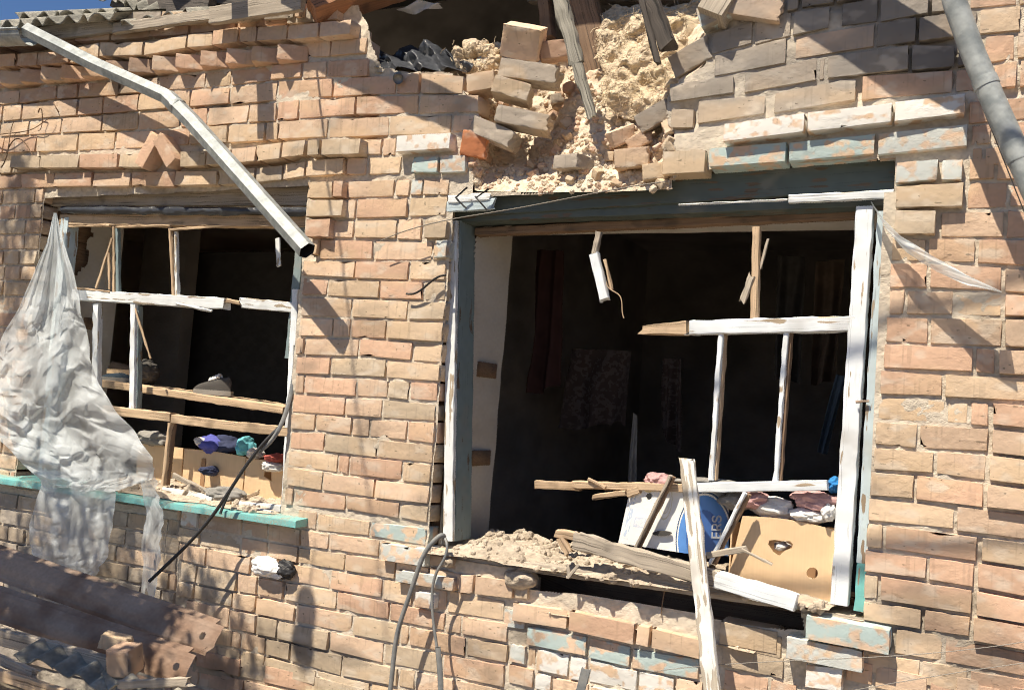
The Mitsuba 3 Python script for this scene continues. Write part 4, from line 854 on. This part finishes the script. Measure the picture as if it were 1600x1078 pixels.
def cloth(px, rx, ry, y, m, label, seed, depth=.06, n=4, cat='cloth', name='cloth', group=None):
    s = trimesh.creation.icosphere(n, 1.0); v = np.array(s.vertices); c = W(*px, y); sx = span((px[0], px[1] - 5), (px[0], px[1] + 5), 2 * rx, y) / 2; sz = span((px[0] - 5, px[1]), (px[0] + 5, px[1]), 2 * ry, y) / 2
    f1 = meshkit.fbm(v * 1.5 + seed * 3.1, 2, seed); rid = 1 - np.abs(2 * meshkit.fbm(v * [1.7, 1.5, 1.5] + seed, 2, seed + 4) - 1)
    v = v * (.55 + .62 * f1 + .16 * rid ** 4)[:, None]; return put(name, tm(c + v * [sx, depth, sz], s.faces), m, label=label, cat=cat, group=group)
for args in (((1150,782),28,16,.14,'m_cloth_grey','grey cloth behind the white muntin in the right window',1), ((1205,792),36,20,.15,'m_cloth_white','crumpled white cloth on top of the brown box',2), ((1180,780),22,14,.13,'m_cloth_pink','pink cloth just left of the crumpled white cloth',3),
    ((1275,782),40,17,.14,'m_cloth_pink','pale pink bundle by the right post',4), ((1262,806),34,12,.13,'m_cloth_white','grey-white tuft of fabric under the pale pink bundle',5), ((1295,800),12,16,.11,'m_cloth_white','small white fold of cloth beside the right post',6), ((1304,758),12,13,.16,'m_cloth_blue','bright blue plastic bag peeking beside the right post',7),
    ((1222,853),12,8,.14,'m_cloth_white','white cloth showing through the heart-shaped hole',8), ((1030,752),22,15,.12,'m_cloth_pink','brownish pink cloth behind the leaning board',9), ((1110,755),60,8,.13,'m_cloth_grey','flat grey cloth behind the white rail',10),
    ((332,694),20,14,.22,'m_cloth_violet','violet patterned cloth in the open box',11), ((352,695),22,16,.24,'m_cloth_navy','navy cloth in the open box',12), ((384,697),9,17,.2,'m_cloth_teal','pale turquoise cloth at the right of the open box',13), ((318,690),7,8,.2,'m_cloth_white','small white ball of cloth left of the violet cloth',14),
    ((328,735),9,8,.17,'m_cloth_navy','dark scrap of plastic hanging on the open box',15), ((432,715),12,8,.17,'m_cloth_red','reddish scrap on the box at the right jamb',16), ((352,772),30,13,.09,'m_cloth_grey','dark grey rag lying on the turquoise sill',17), ((428,728),14,9,.175,'m_cloth_white','white paper under the reddish scrap',18),
    ((240,685),26,12,.24,'m_cloth_grey','grey bundle on the shaded cardboard box',19), ((400,708),6,9,.2,'m_cloth_white','little white bundle right of the turquoise cloth',20), ((228,585),17,22,.34,'m_cloth_dark','dark bag on the shelf behind the left window',21)):
    px, rx, ry, y, m, lab, seed = args; cloth(px, rx, ry, y, m, lab, seed)
for a_, b_, w_, y_, m, lab in (((252, 768), (305, 776), 15, .04, 'm_white_worn', 'white slat lying flat on the turquoise sill'), ((293, 772), (330, 784), 14, .03, 'm_white_worn', 'short white slat next to the dark grey rag'), ((268, 742), (322, 768), 8, .1, 'm_wood_grey', 'grey stick slanting over the open box'),
    ((365, 788), (440, 795), 11, .02, 'm_white_worn', 'white board at the right end of the turquoise sill'), ((322, 795), (360, 786), 7, .0, 'm_wood_tan', 'tan splinter below the dark grey rag'), ((385, 776), (405, 768), 6, .06, 'm_wood_tan', 'pale stick right of the dark grey rag'), ((398, 797), (425, 803), 9, -.01, 'm_white_worn', 'small white chip of frame on the turquoise sill')):
    bp('slat', a_, b_, w_, .012, y_, m, None, label=lab, cat='slat', jag=(.01, .01))
# shelf with shoes
def plank(a, b, w, y, depth, m, name, label):
    A, B = W(*a, y), W(*b, y); t = span(a, b, w, y); c = (A + B) / 2 + [0, depth / 2, -0]; return put(name, bar(A + [0, depth / 2, 0], B + [0, depth / 2, 0], depth, t, face=(0, 0, 1)), m, label=label, cat='shelf')
plank((150, 598), (442, 641), 11, .17, .26, 'm_wood_tan', 'shelf_board', 'crumb-covered wooden shelf behind the left window')
def shoe(c, L, ang, name, label, m, sole, lace=None, flat=1.0):
    n, q = 22, 12; V = []
    for i in range(n + 1):
        t = i / n; w = .38 * L * (math.sin(math.pi * min(1, .08 + t * .95)) ** .5) * (.62 + .38 * t) * .5; h = L * flat * (.34 - .24 * max(0, t - .25) / .75 + (.08 if t < .1 else 0)) * (math.sin(math.pi * min(.5, .06 + t * 3)) * math.sin(math.pi * min(.5, .03 + (1 - t) * 2.2))) ** .5
        for j in range(q + 1):
            a = math.pi * j / q; V.append(((t - .5) * L, w * math.cos(a), .02 + h * math.sin(a) ** .6))
    V = np.array(V); R = trimesh.transformations.rotation_matrix(math.radians(ang), (0, 0, 1))[:3, :3]; k = thing(name, label, 'shoe')
    put('upper', tm(V @ R.T + c, grid_faces(n, q)), m, k, smooth=True)
    pts = [((t - .5) * L * 1.03, s * .40 * L * (math.sin(math.pi * min(1, .08 + t * .95)) ** .5) * (.62 + .38 * t) * .5) for s, ts in ((1, np.linspace(0, .97, 14)), (-1, np.linspace(.97, 0, 14))) for t in ts]
    sm = trimesh.creation.extrude_polygon(Polygon(pts).buffer(.003), .024, engine='earcut'); put('sole', tm(sm.vertices @ R.T + c, sm.faces), sole, k, smooth=30)
    if lace:
        for i in range(4):
            x = (.02 + .07 * i) * L; ps = smooth_path([(x - .2 * L, -.08 * L, .43 * L - i * .03 * L), (x - .17 * L, 0, .50 * L - i * .035 * L), (x - .19 * L, .08 * L, .42 * L - i * .03 * L)], 12)
            put('lace', tube(np.array(ps) @ R.T + c, .007, 6), lace, k)
    return k
shoe(W(331, 617, .26) + [0, 0, .0], .20, 195, 'sneaker', 'dark sneaker with white laces standing on the shelf', 'm_cloth_dark', 'm_cloth_grey', 'm_ceramic')
shoe(W(183, 597, .27), .18, 200, 'slipper', 'grey slipper at the left end of the shelf', 'm_cloth_steelblue', 'm_cloth_grey', None, .6); shoe(W(196, 585, .30), .2, 10, 'slipper', 'tan slipper lying on the grey one', 'm_cloth_brown', 'm_card', None, .6)

# ------------------------------------------------------------------ inside the right room
def hanging(px, y, m, name, label, cat, seed, fold=.02):
    c = np.array([W(a, b, y) for a, b in px])
    def f(a, b):
        P = c[0] * ((1 - a) * (1 - b))[:, None] + c[1] * (a * (1 - b))[:, None] + c[2] * (a * b)[:, None] + c[3] * ((1 - a) * b)[:, None]
        P[:, 1] += fold * 1.5 * np.sin(a * 11 + seed + 1.5 * b + 2 * meshkit.noise(np.stack([a * 3, b * 2, a * 0], 1), seed)) * (.4 + b) + .03 * (meshkit.fbm(P * 6, 2, seed) - .5); P[:, 2] += .16 * (meshkit.fbm(P * [7, 0, 0], 3, seed) - .5) * np.clip(b * 2 - .9, 0, 1); return P
    return put(name, sheet(f, 60, 40), m, label=label, cat=cat)
hanging([(895, 545), (985, 548), (982, 655), (878, 660)], 1.25, 'm_rug', 'patterned_cloth', 'faint patterned brownish cloth hung deep in the right room', 'cloth', 3)
hanging([(1035, 560), (1065, 560), (1068, 700), (1030, 690)], 1.3, 'm_rug', 'patterned_cloth', 'narrow patterned cloth hung deep in the right room', 'cloth', 5)
hanging([(838, 390), (880, 392), (872, 600), (826, 610)], 1.0, 'm_cloth_maroon', 'curtain', 'dark maroon curtain at the left of the right room', 'curtain', 7)
hanging([(1215, 400), (1258, 402), (1250, 600), (1210, 600)], 1.5, 'm_cloth_dark', 'coat', 'dark coat hanging behind the right muntin', 'coat', 8); hanging([(1275, 410), (1320, 405), (1305, 600), (1268, 610)], 1.5, 'm_cloth_brown', 'coat', 'brownish coat hanging beside the right post', 'coat', 9)
hanging([(1306, 585), (1322, 588), (1292, 702), (1278, 694)], .9, 'm_cloth_steelblue', 'towel', 'dim bluish towel hanging by the right post', 'towel', 2, .006)
hanging([(990, 645), (996, 650), (996, 760), (980, 760)], .9, 'm_cloth_grey', 'towel', 'narrow grey cloth behind the carton in the right room', 'towel', 4, .006)

# ------------------------------------------------------------------ pipes, gutter
def pipe(name, px, ys, rad, label, collars=(), cat='pipe', n=18, flat=1.0, m='m_zinc', smooth=True):
    pts = [W(a, b, y) for (a, b), y in zip(px, ys)]; P = []
    for i in range(len(pts) - 1):
        k_ = 10; P += [pts[i] + (pts[i + 1] - pts[i]) * t for t in np.linspace(0, 1, k_, endpoint=False)]
    P = np.array(P + [pts[-1]]); k = put(name, tube(P, rad, n, False, flat), m, label=label, cat=cat, smooth=smooth)
    V = tube(P + 0, rad * .93, n, False, flat)[0]; put('inner_wall', tm(V.vertices, V.faces[:, ::-1]), 'm_black', k)
    for (i, w_) in collars:
        q = P[i]; d = P[min(i + 1, len(P) - 1)] - P[i - 1]; d /= np.linalg.norm(d); put('collar', tube([q - d * w_, q - d * w_ * .9, q + d * w_ * .9, q + d * w_], [rad * 1.03, rad * 1.07, rad * 1.07, rad * 1.03], n, False, flat), m, k)
    return k
pipe('drain_pipe', [(44, 48), (150, 102), (262, 152), (300, 190), (480, 392)], [-.14, -.13, -.13, -.14, -.20], .039, 'torn grey drain pipe slanting across the left window', ((24, .012),), n=6, smooth=False)
pipe('drain_pipe', [(1478, -60), (1492, 5), (1521, 85), (1553, 160), (1581, 222), (1616, 300), (1680, 430)], [-.22, -.21, -.20, -.20, -.20, -.20, -.20], .034, 'dented grey drain pipe down the right edge of the wall', ((26, .015), (42, .03)))
k = put('loose_gutter', tube([shade(1225, -42, .26), shade(1310, 15, .26), shade(1500, 142, .25)], .082, 16), 'm_zinc', label='loose fallen gutter end above the right drain pipe', cat='gutter')
def trough(a, b, y, rad, label):
    A, B = W(*a, y), W(*b, y)
    def f(u, v): t = math.pi * (1.0 + v); return A + (B - A) * u[:, None] + np.stack([u * 0, rad * np.cos(t), rad * np.sin(t)], 1)
    k = put('gutter', sheet(f, 20, 14), 'm_zinc', label=label, cat='gutter')
    put('bead', tube([A + [0, -rad, 0], B + [0, -rad, 0]], .008, 8), 'm_zinc', k); return k
trough((-160, 60), (46, 52), -.13, .062, 'grey gutter under the eaves at the top left corner')
def wire(px, ys, rad, m, label, name='wire', cat='wire', n=7, spline=True):
    P = [W(a, b, y) for (a, b), y in zip(px, np.broadcast_to(ys, len(px)))]; return put(name, tube(smooth_path(P, 70) if spline else P, rad, n), m, label=label, cat=cat)
wire([(594, 377), (690, 346), (800, 327), (930, 302), (1040, 284)], -.06, .0022, 'm_steel_wire', 'thin bare wire running slanted above the right window')
wire([(635, 459), (655, 455), (675, 439), (697, 430)], -.03, .0045, 'm_black', 'short black cable stub curling at the pier')
wire([(1500, 60), (1520, 130), (1548, 200), (1578, 275), (1620, 380)], -.17, .0018, 'm_steel_wire', 'thin wire along the right drain pipe')
wire([(1000, 1052), (1190, 1034), (1400, 1024), (1640, 995)], -.10, .0012, 'm_steel_wire', 'thin wire across the bottom right of the wall')
wire([(1180, 1110), (1400, 1066), (1640, 1030)], -.12, .0012, 'm_steel_wire', 'second thin wire at the lower right corner')
wire([(462, 540), (459, 590), (448, 640), (433, 675), (405, 705)], [.03, .02, -.01, -.04, -.06], .010, 'm_cable', 'thick grey cable hanging down the right jamb of the left window', 'cable', 'cable')
wire([(436, 668), (405, 700), (330, 808), (275, 868), (233, 908)], [-.03, -.08, -.14, -.18, -.22], .0075, 'm_black', 'straight black cable slanting below the left window', 'cable', 'cable')
wire([(344, 803), (372, 745), (398, 712)], [-.10, -.06, -.05], .006, 'm_black', 'black cable crossing the slanting one on the sill', 'cable', 'cable')
wire([(692, 848), (690, 836), (672, 852), (655, 885), (640, 930), (622, 985), (615, 1030), (608, 1090)], [-.05, -.08, -.10, -.11, -.11, -.11, -.11, -.11], .0095, 'm_cable', 'flat grey cable looping over the right sill, left strand', 'cable', 'cable')
wire([(690, 838), (698, 848), (697, 865), (683, 892), (675, 935), (679, 985), (685, 1030), (688, 1090)], [-.06, -.08, -.09, -.10, -.10, -.10, -.10, -.10], .0058, 'm_cable', 'thin grey cable hanging from the right sill, right strand', 'cable', 'cable')
wire([(684, 1010), (687, 1040), (689, 1095)], -.10, .011, 'm_cable', 'thicker taped end of the right hanging strand', 'cable', 'cable')
wire([(262, 815), (258, 850), (256, 878)], -.06, .002, 'm_steel_wire', 'short pale string hanging under the turquoise sill', 'string', 'string')
bp('bent_metal_strip', (917, 1040), (898, 1110), 14, .006, -.12, 'm_cable', None, label='dark bent metal strip at the bottom edge below the right window', cat='metal strip', jag=(.03, 0))
k = cloth((420, 886), 27, 17, -.03, 'm_ceramic', 'crumpled white plastic scrap on the brick ledge', 41, .035, cat='plastic scrap', name='plastic_scrap')
cloth((446, 890), 15, 16, -.02, 'm_black', 'dark grey side of plastic beside the white scrap', 42, .03, cat='plastic scrap', name='plastic_scrap')

put('pin', tube([W(622, 118, .06), W(622, 124, -.035)], .021, 12), 'm_cable', label='dark round pin sticking out of the wall left of the gap', cat='pin')
# ------------------------------------------------------------------ torn plastic sheeting
def film(rows, y0, amp, seed, name, label, nu=70, nv=120, pin=False):
    R = np.array(rows, float); t = np.linspace(0, 1, len(R))
    def f(a, b):
        py, xl, xr = (np.interp(b, t, R[:, k]) for k in range(3)); yy = np.interp(b, t, R[:, 3]) + y0
        xl = xl + 6 * (meshkit.noise(np.stack([b * 14, b * 0, b * 0], 1), seed) - .5); xr = xr + 6 * (meshkit.noise(np.stack([b * 17, b * 0, b * 0], 1), seed + 1) - .5)
        px = xl + (xr - xl) * a; wid = np.clip((xr - xl) / 120, .12, 1)
        tri = lambda x: np.abs((x % 1.0) * 2 - 1); rr = np.random.default_rng(seed)
        wa, wb = a + .06 * np.sin(b * 5 + seed), b + .04 * np.sin(a * 6 + seed); asp = np.array([1.0, 2.4]); q = np.stack([wa, wb], 1) * asp
        from scipy.spatial import cKDTree
        fold = 0
        for n_, am in ((9, 1.0), (30, .62), (110, .30), (420, .13)):
            pt = rr.uniform(-.1, 1.1, (n_, 2)) * asp; sg = rr.choice([-1, 1], n_); slope = rr.normal(0, 1, (n_, 2)); off = rr.normal(0, .25, n_); dd, ii = cKDTree(pt).query(q, k=3)
            h = np.stack([off[ii[:, k]] + ((q - pt[ii[:, k]]) * slope[ii[:, k]]).sum(1) * n_ ** .5 * .5 for k in range(3)], 1); wgt = np.exp(-(dd / dd[:, :1] - 1) * 9); fold = fold + am * ((h * wgt).sum(1) / wgt.sum(1))
        fold = 1.0 + .8 * np.tanh(fold * .8)
        rad = sum(am * tri(wa * fr + ph) for fr, am, ph in ((3.1, .8, .2), (5.3, .5, .6), (8.2, .25, .4)))
        k_ = np.clip(1.1 - 3.2 * b, .0, 1) if pin else .25
        yy = yy - amp * wid * (fold * (1 - k_) + rad * k_ * 1.3 - .9)
        edge = np.clip((b - .9) * 10, 0, 1) * (8 if pin else 34) * (meshkit.noise(np.stack([a * 9, a * 0, a * 0], 1), seed + 9) - .5)
        return np.array([W(x, p, y) for x, p, y in zip(px, py + edge, yy)])
    return put(name, sheet(f, nu, nv), 'm_film', label=label, cat='plastic sheet')
film([(333,86,91,.03),(380,75,101,-.01),(430,52,114,-.03),(480,28,127,-.05),(520,6,135,-.07),(560,-16,139,-.09),(600,-22,156,-.10),(640,-22,182,-.10),(680,-10,214,-.10),(715,25,241,-.10),(748,62,238,-.10),(765,70,182,-.11)], -.02, .075, 3, 'plastic_sheet', 'large crumpled translucent sheet torn from the left window', 200, 280, pin=True)
film([(735,66,185,0),(770,62,183,0),(820,45,176,.0),(865,48,168,.0),(890,75,155,.0),(908,95,140,.0)], -.10, .025, 9, 'plastic_sheet', 'greyish lower tail of plastic hanging under the turquoise sill', 120, 120)
film([(730,212,242,0),(770,226,246,.0),(805,226,256,.0),(840,222,250,.0),(880,225,250,.0),(935,217,240,.0)], -.10, .03, 14, 'plastic_sheet', 'narrow twisted strip of plastic hanging below the left window', 30, 80)
def strip(a, b):
    c = lerp_px([(1361, 316), (1382, 350), (1412, 382), (1460, 412), (1510, 437), (1565, 456)], b); w_ = np.interp(b, [0, .2, .5, .75, 1], [4, 20, 28, 22, 2]); yy = np.interp(b, [0, .3, 1], [.0, -.06, -.14]) - .03 * np.sin(a * 7 + b * 9)
    return np.array([W(x + (s - .5) * k_ * .35, y_ + (s - .5) * k_, d) for (x, y_), s, k_, d in zip(c, a, w_, yy)])
put('plastic_strip', sheet(strip, 16, 60), 'm_film', label='twisted strip of clear plastic fluttering from the right window corner', cat='plastic sheet')
# ------------------------------------------------------------------ scrap heap at the bottom left
def rusty(a, b, hw, y0, y1, label, hole):
    A, B = W(*a, y0), W(*b, y1); d = B - A; L = np.linalg.norm(d); d /= L; ac = np.array([0, .42, 1.0]); ac -= d * (ac @ d); ac /= np.linalg.norm(ac); n = np.cross(d, ac); n = -n if n[1] > 0 else n
    w_ = span(a, b, hw, (y0 + y1) / 2); k = thing('rusty_channel', label, 'metal channel'); cut = L * .80
    def surf(u0, u1, nu, end):
        def f(u, v):
            uu = u0 + (u1 - u0) * u; x = (v - .5); bend_ = np.where(np.abs(x) > .36, (np.abs(x) - .36) * .5, 0) * w_ * 1.0; ridge = .003 * np.cos(x * 9)
            uu = uu - (end * ((u > .9) * .5 * w_ * np.clip(np.abs(x) * 2 - .35, 0, 1) * (.5 + .5 * np.sign(-x))))
            return A + uu[:, None] * d + (x * w_)[:, None] * ac - (bend_ - ridge)[:, None] * n + ((meshkit.fbm(np.stack([uu * 6, x, x], 1), 2, 3) - .5) * .008)[:, None] * n
        return sheet(f, nu, 44)
    put('sheet', surf(0, cut, 50, 0), 'm_rust', k); m, uv = surf(cut, L, 60, 1); c = m.triangles_center; hc = W(*hole, y1); keep = np.linalg.norm(np.cross(c - hc, n), axis=1) > .014
    put('end', (tm(m.vertices, m.faces[keep]), uv), 'm_rust', k)
    put('flange', bar(A + ac * w_ * .52 - n * .03, A + d * L * .96 + ac * w_ * .52 - n * .03, .05, .004, face=(0, -.4, 1)), 'm_rust', k)
rusty((-60, 862), (338, 1002), 46, -.50, -.42, 'upper rusty steel channel with a drilled end in the scrap heap', (317, 993))
rusty((-60, 928), (294, 1047), 46, -.62, -.56, 'lower rusty steel channel with a drilled end in the scrap heap', (276, 1041))
put('brick_chunk', block((.095, .09, .10), W(195, 1030, -.72), (8, -4, 14), 'bs', 0, wear=.006), 'm_brick', label='soot-stained square brick chunk lying on the scrap heap', cat='brick')
put('brick_chunk', block((.11, .08, .05), W(183, 1003, -.66), (0, 10, 30), 'd', .2), 'm_brick', label='flat brown brick piece behind the square chunk', cat='brick')
put('corrugated_tile', corrugated(W(35, 1022, -.80), W(165, 1078, -.80), .09, .014, .10, seed=3, rise=.35, ragged=.05), 'm_asbestos', label='broken grey corrugated tile on the scrap heap', cat='roof tile', smooth=30)
put('corrugated_tile', corrugated(W(150, 1066, -.80), W(270, 1105, -.80), .07, .016, .11, seed=8, rise=.35, ragged=.05), 'm_asbestos', label='lower corrugated tile at the bottom edge of the scrap heap', cat='roof tile', smooth=30)
bp('scrap_board', (-40, 985), (165, 1040), 26, .03, -.72, 'm_wood_grey', None, label='grey board under the rusty channels', cat='board')
bp('scrap_board', (-30, 1020), (60, 1058), 15, .02, -.86, 'm_wood_grey', None, label='grey splintered board at the lower left corner', cat='board', jag=(0, .05)); bp('scrap_board', (-30, 1046), (110, 1090), 18, .02, -.90, 'm_wood_tan', None, label='pale tan broken board below the splintered one', cat='board', jag=(0, .04))
bp('scrap_board', (180, 1070), (300, 1065), 14, .02, -.8, 'm_wood_grey', None, label='short grey board at the bottom edge of the scrap heap', cat='board', jag=(.02, .04))
def heap(a, b):
    X, Y = -5.4 + 3.2 * a, -.12 - 1.2 * b; q = np.stack([X, Y, X * 0], 1); z = .34 * np.exp(-((X + 4.2) / .8) ** 2) * np.exp(-((Y + .75) / .5) ** 2) + .08 * meshkit.fbm(q * 5, 4, 2)
    return np.stack([X, Y, z - .03], 1)
put('scrap_earth', sheet(heap, 90, 50), 'm_soil', label='dark earth and crumbs under the scrap heap', cat='earth', kind='stuff')
g = 40; gx, gy = np.meshgrid(np.r_[np.linspace(-200, -8, 12), np.linspace(-7, 3, 41), np.linspace(4, 200, 12)], np.r_[np.linspace(-200, -8, 12), np.linspace(-7, 4.2, 41)], indexing='ij')
gz = np.where((np.abs(gx + 2) < 6) & (gy > -8), (meshkit.fbm(np.stack([gx * 2, gy * 2, gx * 0], -1), 3) - .5) * .04, 0)
put('ground', tm(np.stack([gx, gy, gz], -1).reshape(-1, 3), grid_faces(gx.shape[0] - 1, gx.shape[1] - 1)), 'm_soil', kind='structure', label='bare yard soil before the house', smooth=True)
put('dry_twig', tube(smooth_path([W(a, b, .0) for a, b in [(1040, 912), (1037, 930), (1034, 950), (1033, 965)]], 30), .002, 6), 'm_wood_brown', label='thin dry twig standing in the dark slot under the right sill', cat='twig')
# ------------------------------------------------------------------ yard: overhead wires and a tree, outside the picture; only their shadows fall into it
wire_key = put('service_cable', tube(smooth_path([shade(495, 30, .12), shade(515, 270, .75), shade(540, 450, 1.15), shade(563, 680, 1.6), shade(580, 800, 1.85), shade(604, 1000, 2.2)], 60), .006, 8), 'm_black', label='black service cable running from the eaves to a pole', cat='cable')
for nm, a_, b_, t_ in (('first', (1250, 520), (1680, 425), 1.6), ('second', (1230, 846), (1700, 858), 1.7)):
    put('power_line', tube([shade(*a_, t_) + (shade(*a_, t_) - shade(*b_, t_)) * .6, shade(*a_, t_), shade(*b_, t_), shade(*b_, t_) + (shade(*b_, t_) - shade(*a_, t_)) * 2], .013, 8), 'm_black', label=f'{nm} power line over the yard', cat='cable')
ins = shade(478, 958, 1.40)
k = thing('insulator', 'brown insulator hung on the service cable', 'insulator')
pr = np.array([(0, .062), (.025, .070), (.044, .052), (.052, .028), (.045, .002), (.042, -.01), (.052, -.07), (.056, -.14), (0, -.142)])
lt_ = trimesh.creation.revolve(pr[::-1], sections=24); put('body', tm(lt_.vertices + ins, lt_.faces), 'm_wood_brown', k, smooth=30); put('hanger', tube([ins + [0, 0, .06], ins + [.02, 0, .3]], .004, 6), 'm_black', k)
def tree():
    r = np.random.default_rng(5); k = thing('tree', 'yard tree left of the picture whose branches shade the scrap heap', 'tree'); limbs = []; leaf = []
    base = np.array([-6.1, -2.0, 0.0]); top = np.array([-5.6, -2.1, 5.8])
    limbs.append(tube(smooth_path([base, [-6.0, -2.0, 1.6], [-5.75, -2.1, 3.4], top], 24), np.linspace(.11, .035, 24), 10))
    tips = [(-4.1, -2.0, 3.05), (-4.45, -2.3, 3.25), (-4.8, -1.9, 3.0), (-5.0, -2.6, 3.3), (-3.75, -1.85, 2.95), (-5.35, -2.0, 4.6), (-5.6, -2.3, 5.2), (-5.4, -1.9, 5.7), (-5.75, -1.8, 4.9), (-6.2, -2.4, 4.4), (-6.5, -1.7, 5.0), (-5.3, -2.2, 5.1)]
    for q in tips:
        q = np.array(q); s = np.array([-5.8, -2.05, max(1.8, q[2] - .9)]); P = smooth_path([s, (s + q) / 2 + r.normal(0, .08, 3) + [0, 0, .1], q], 16); limbs.append(tube(P, np.linspace(.035, .008, 16), 6))
        for _ in range(9):
            i = r.integers(5, 16); e = P[i] + r.normal(0, .2, 3); limbs.append(tube(smooth_path([P[i], (P[i] + e) / 2 + r.normal(0, .03, 3), e], 6), np.linspace(.008, .003, 6), 4, False))
            for _ in range(8 if q[2] > 4 else 0): leaf.append(P[i] + (e - P[i]) * r.uniform(.2, 1.2) + r.normal(0, .05, 3))
    for pts, y, t, cnt, sp in (([(-20, 905), (20, 890), (70, 905), (120, 930), (180, 945), (215, 965), (110, 985), (40, 960), (150, 1000), (210, 1020), (20, 1010), (90, 1030), (-10, 1050), (150, 1060)], -.5, 1.25, 190, .085), ([(20, 1040), (80, 1062), (150, 1075), (-20, 1000), (120, 1020), (210, 1070)], -.8, 1.2, 130, .07),
                          ([(300, 1000), (330, 1030), (350, 1060), (300, 1050), (370, 1085), (250, 1010), (200, 960), (140, 930), (90, 905), (40, 880)], 0.0, 1.7, 95, .09),
                          ([(32, 290), (36, 330), (30, 372), (34, 410), (26, 450), (20, 490), (50, 345), (12, 330), (8, 400), (46, 300), (6, 520)], 0.0, 1.7, 26, .045)):
        for px in pts:
            c = W(*px, y) + SUN * t; limbs.append(tube(smooth_path([c + r.normal(0, .05, 3), c + [-.2, -.05, .05], c + [-.55, -.1, .25]], 8), np.linspace(.006, .014, 8), 5, False))
            for _ in range(cnt): leaf.append(c + r.normal(0, sp, 3))
    put('trunk', cat_uv(limbs), 'm_wood_bark', k); V, F = [], []
    for c in leaf:
        d = r.normal(0, 1, 3); d /= np.linalg.norm(d); e = np.cross(d, r.normal(0, 1, 3)); e /= np.linalg.norm(e); s = r.uniform(.026, .05); n = len(V)
        V += [c - d * s, c + e * s * .5, c + d * s, c - e * s * .5]; F += [(n, n + 1, n + 2), (n, n + 2, n + 3)]
    put('crown', tm(V, F), 'm_leaf', k, kind='stuff', smooth=False)
tree()
# ------------------------------------------------------------------ bricks become parts: the 300 largest of a holder, the rest one part
for holder, lst in PARTS.items():
    base = {'wall': wall_key, 'window_surround': surround_key, 'cornice': cornice_key, 'sill_course': sill_key, 'quoin': quoin_key}[holder]
    lst = sorted(lst, key=lambda q: -q[0])
    for size, mu in lst[:300]: put('brick', mu, 'm_brick', base)
    extra = [mu for size, mu in lst[300:]] + (rest if holder == 'wall' else [])
    if extra: put('small_brick', cat_uv(extra), 'm_brick', base, kind='stuff')
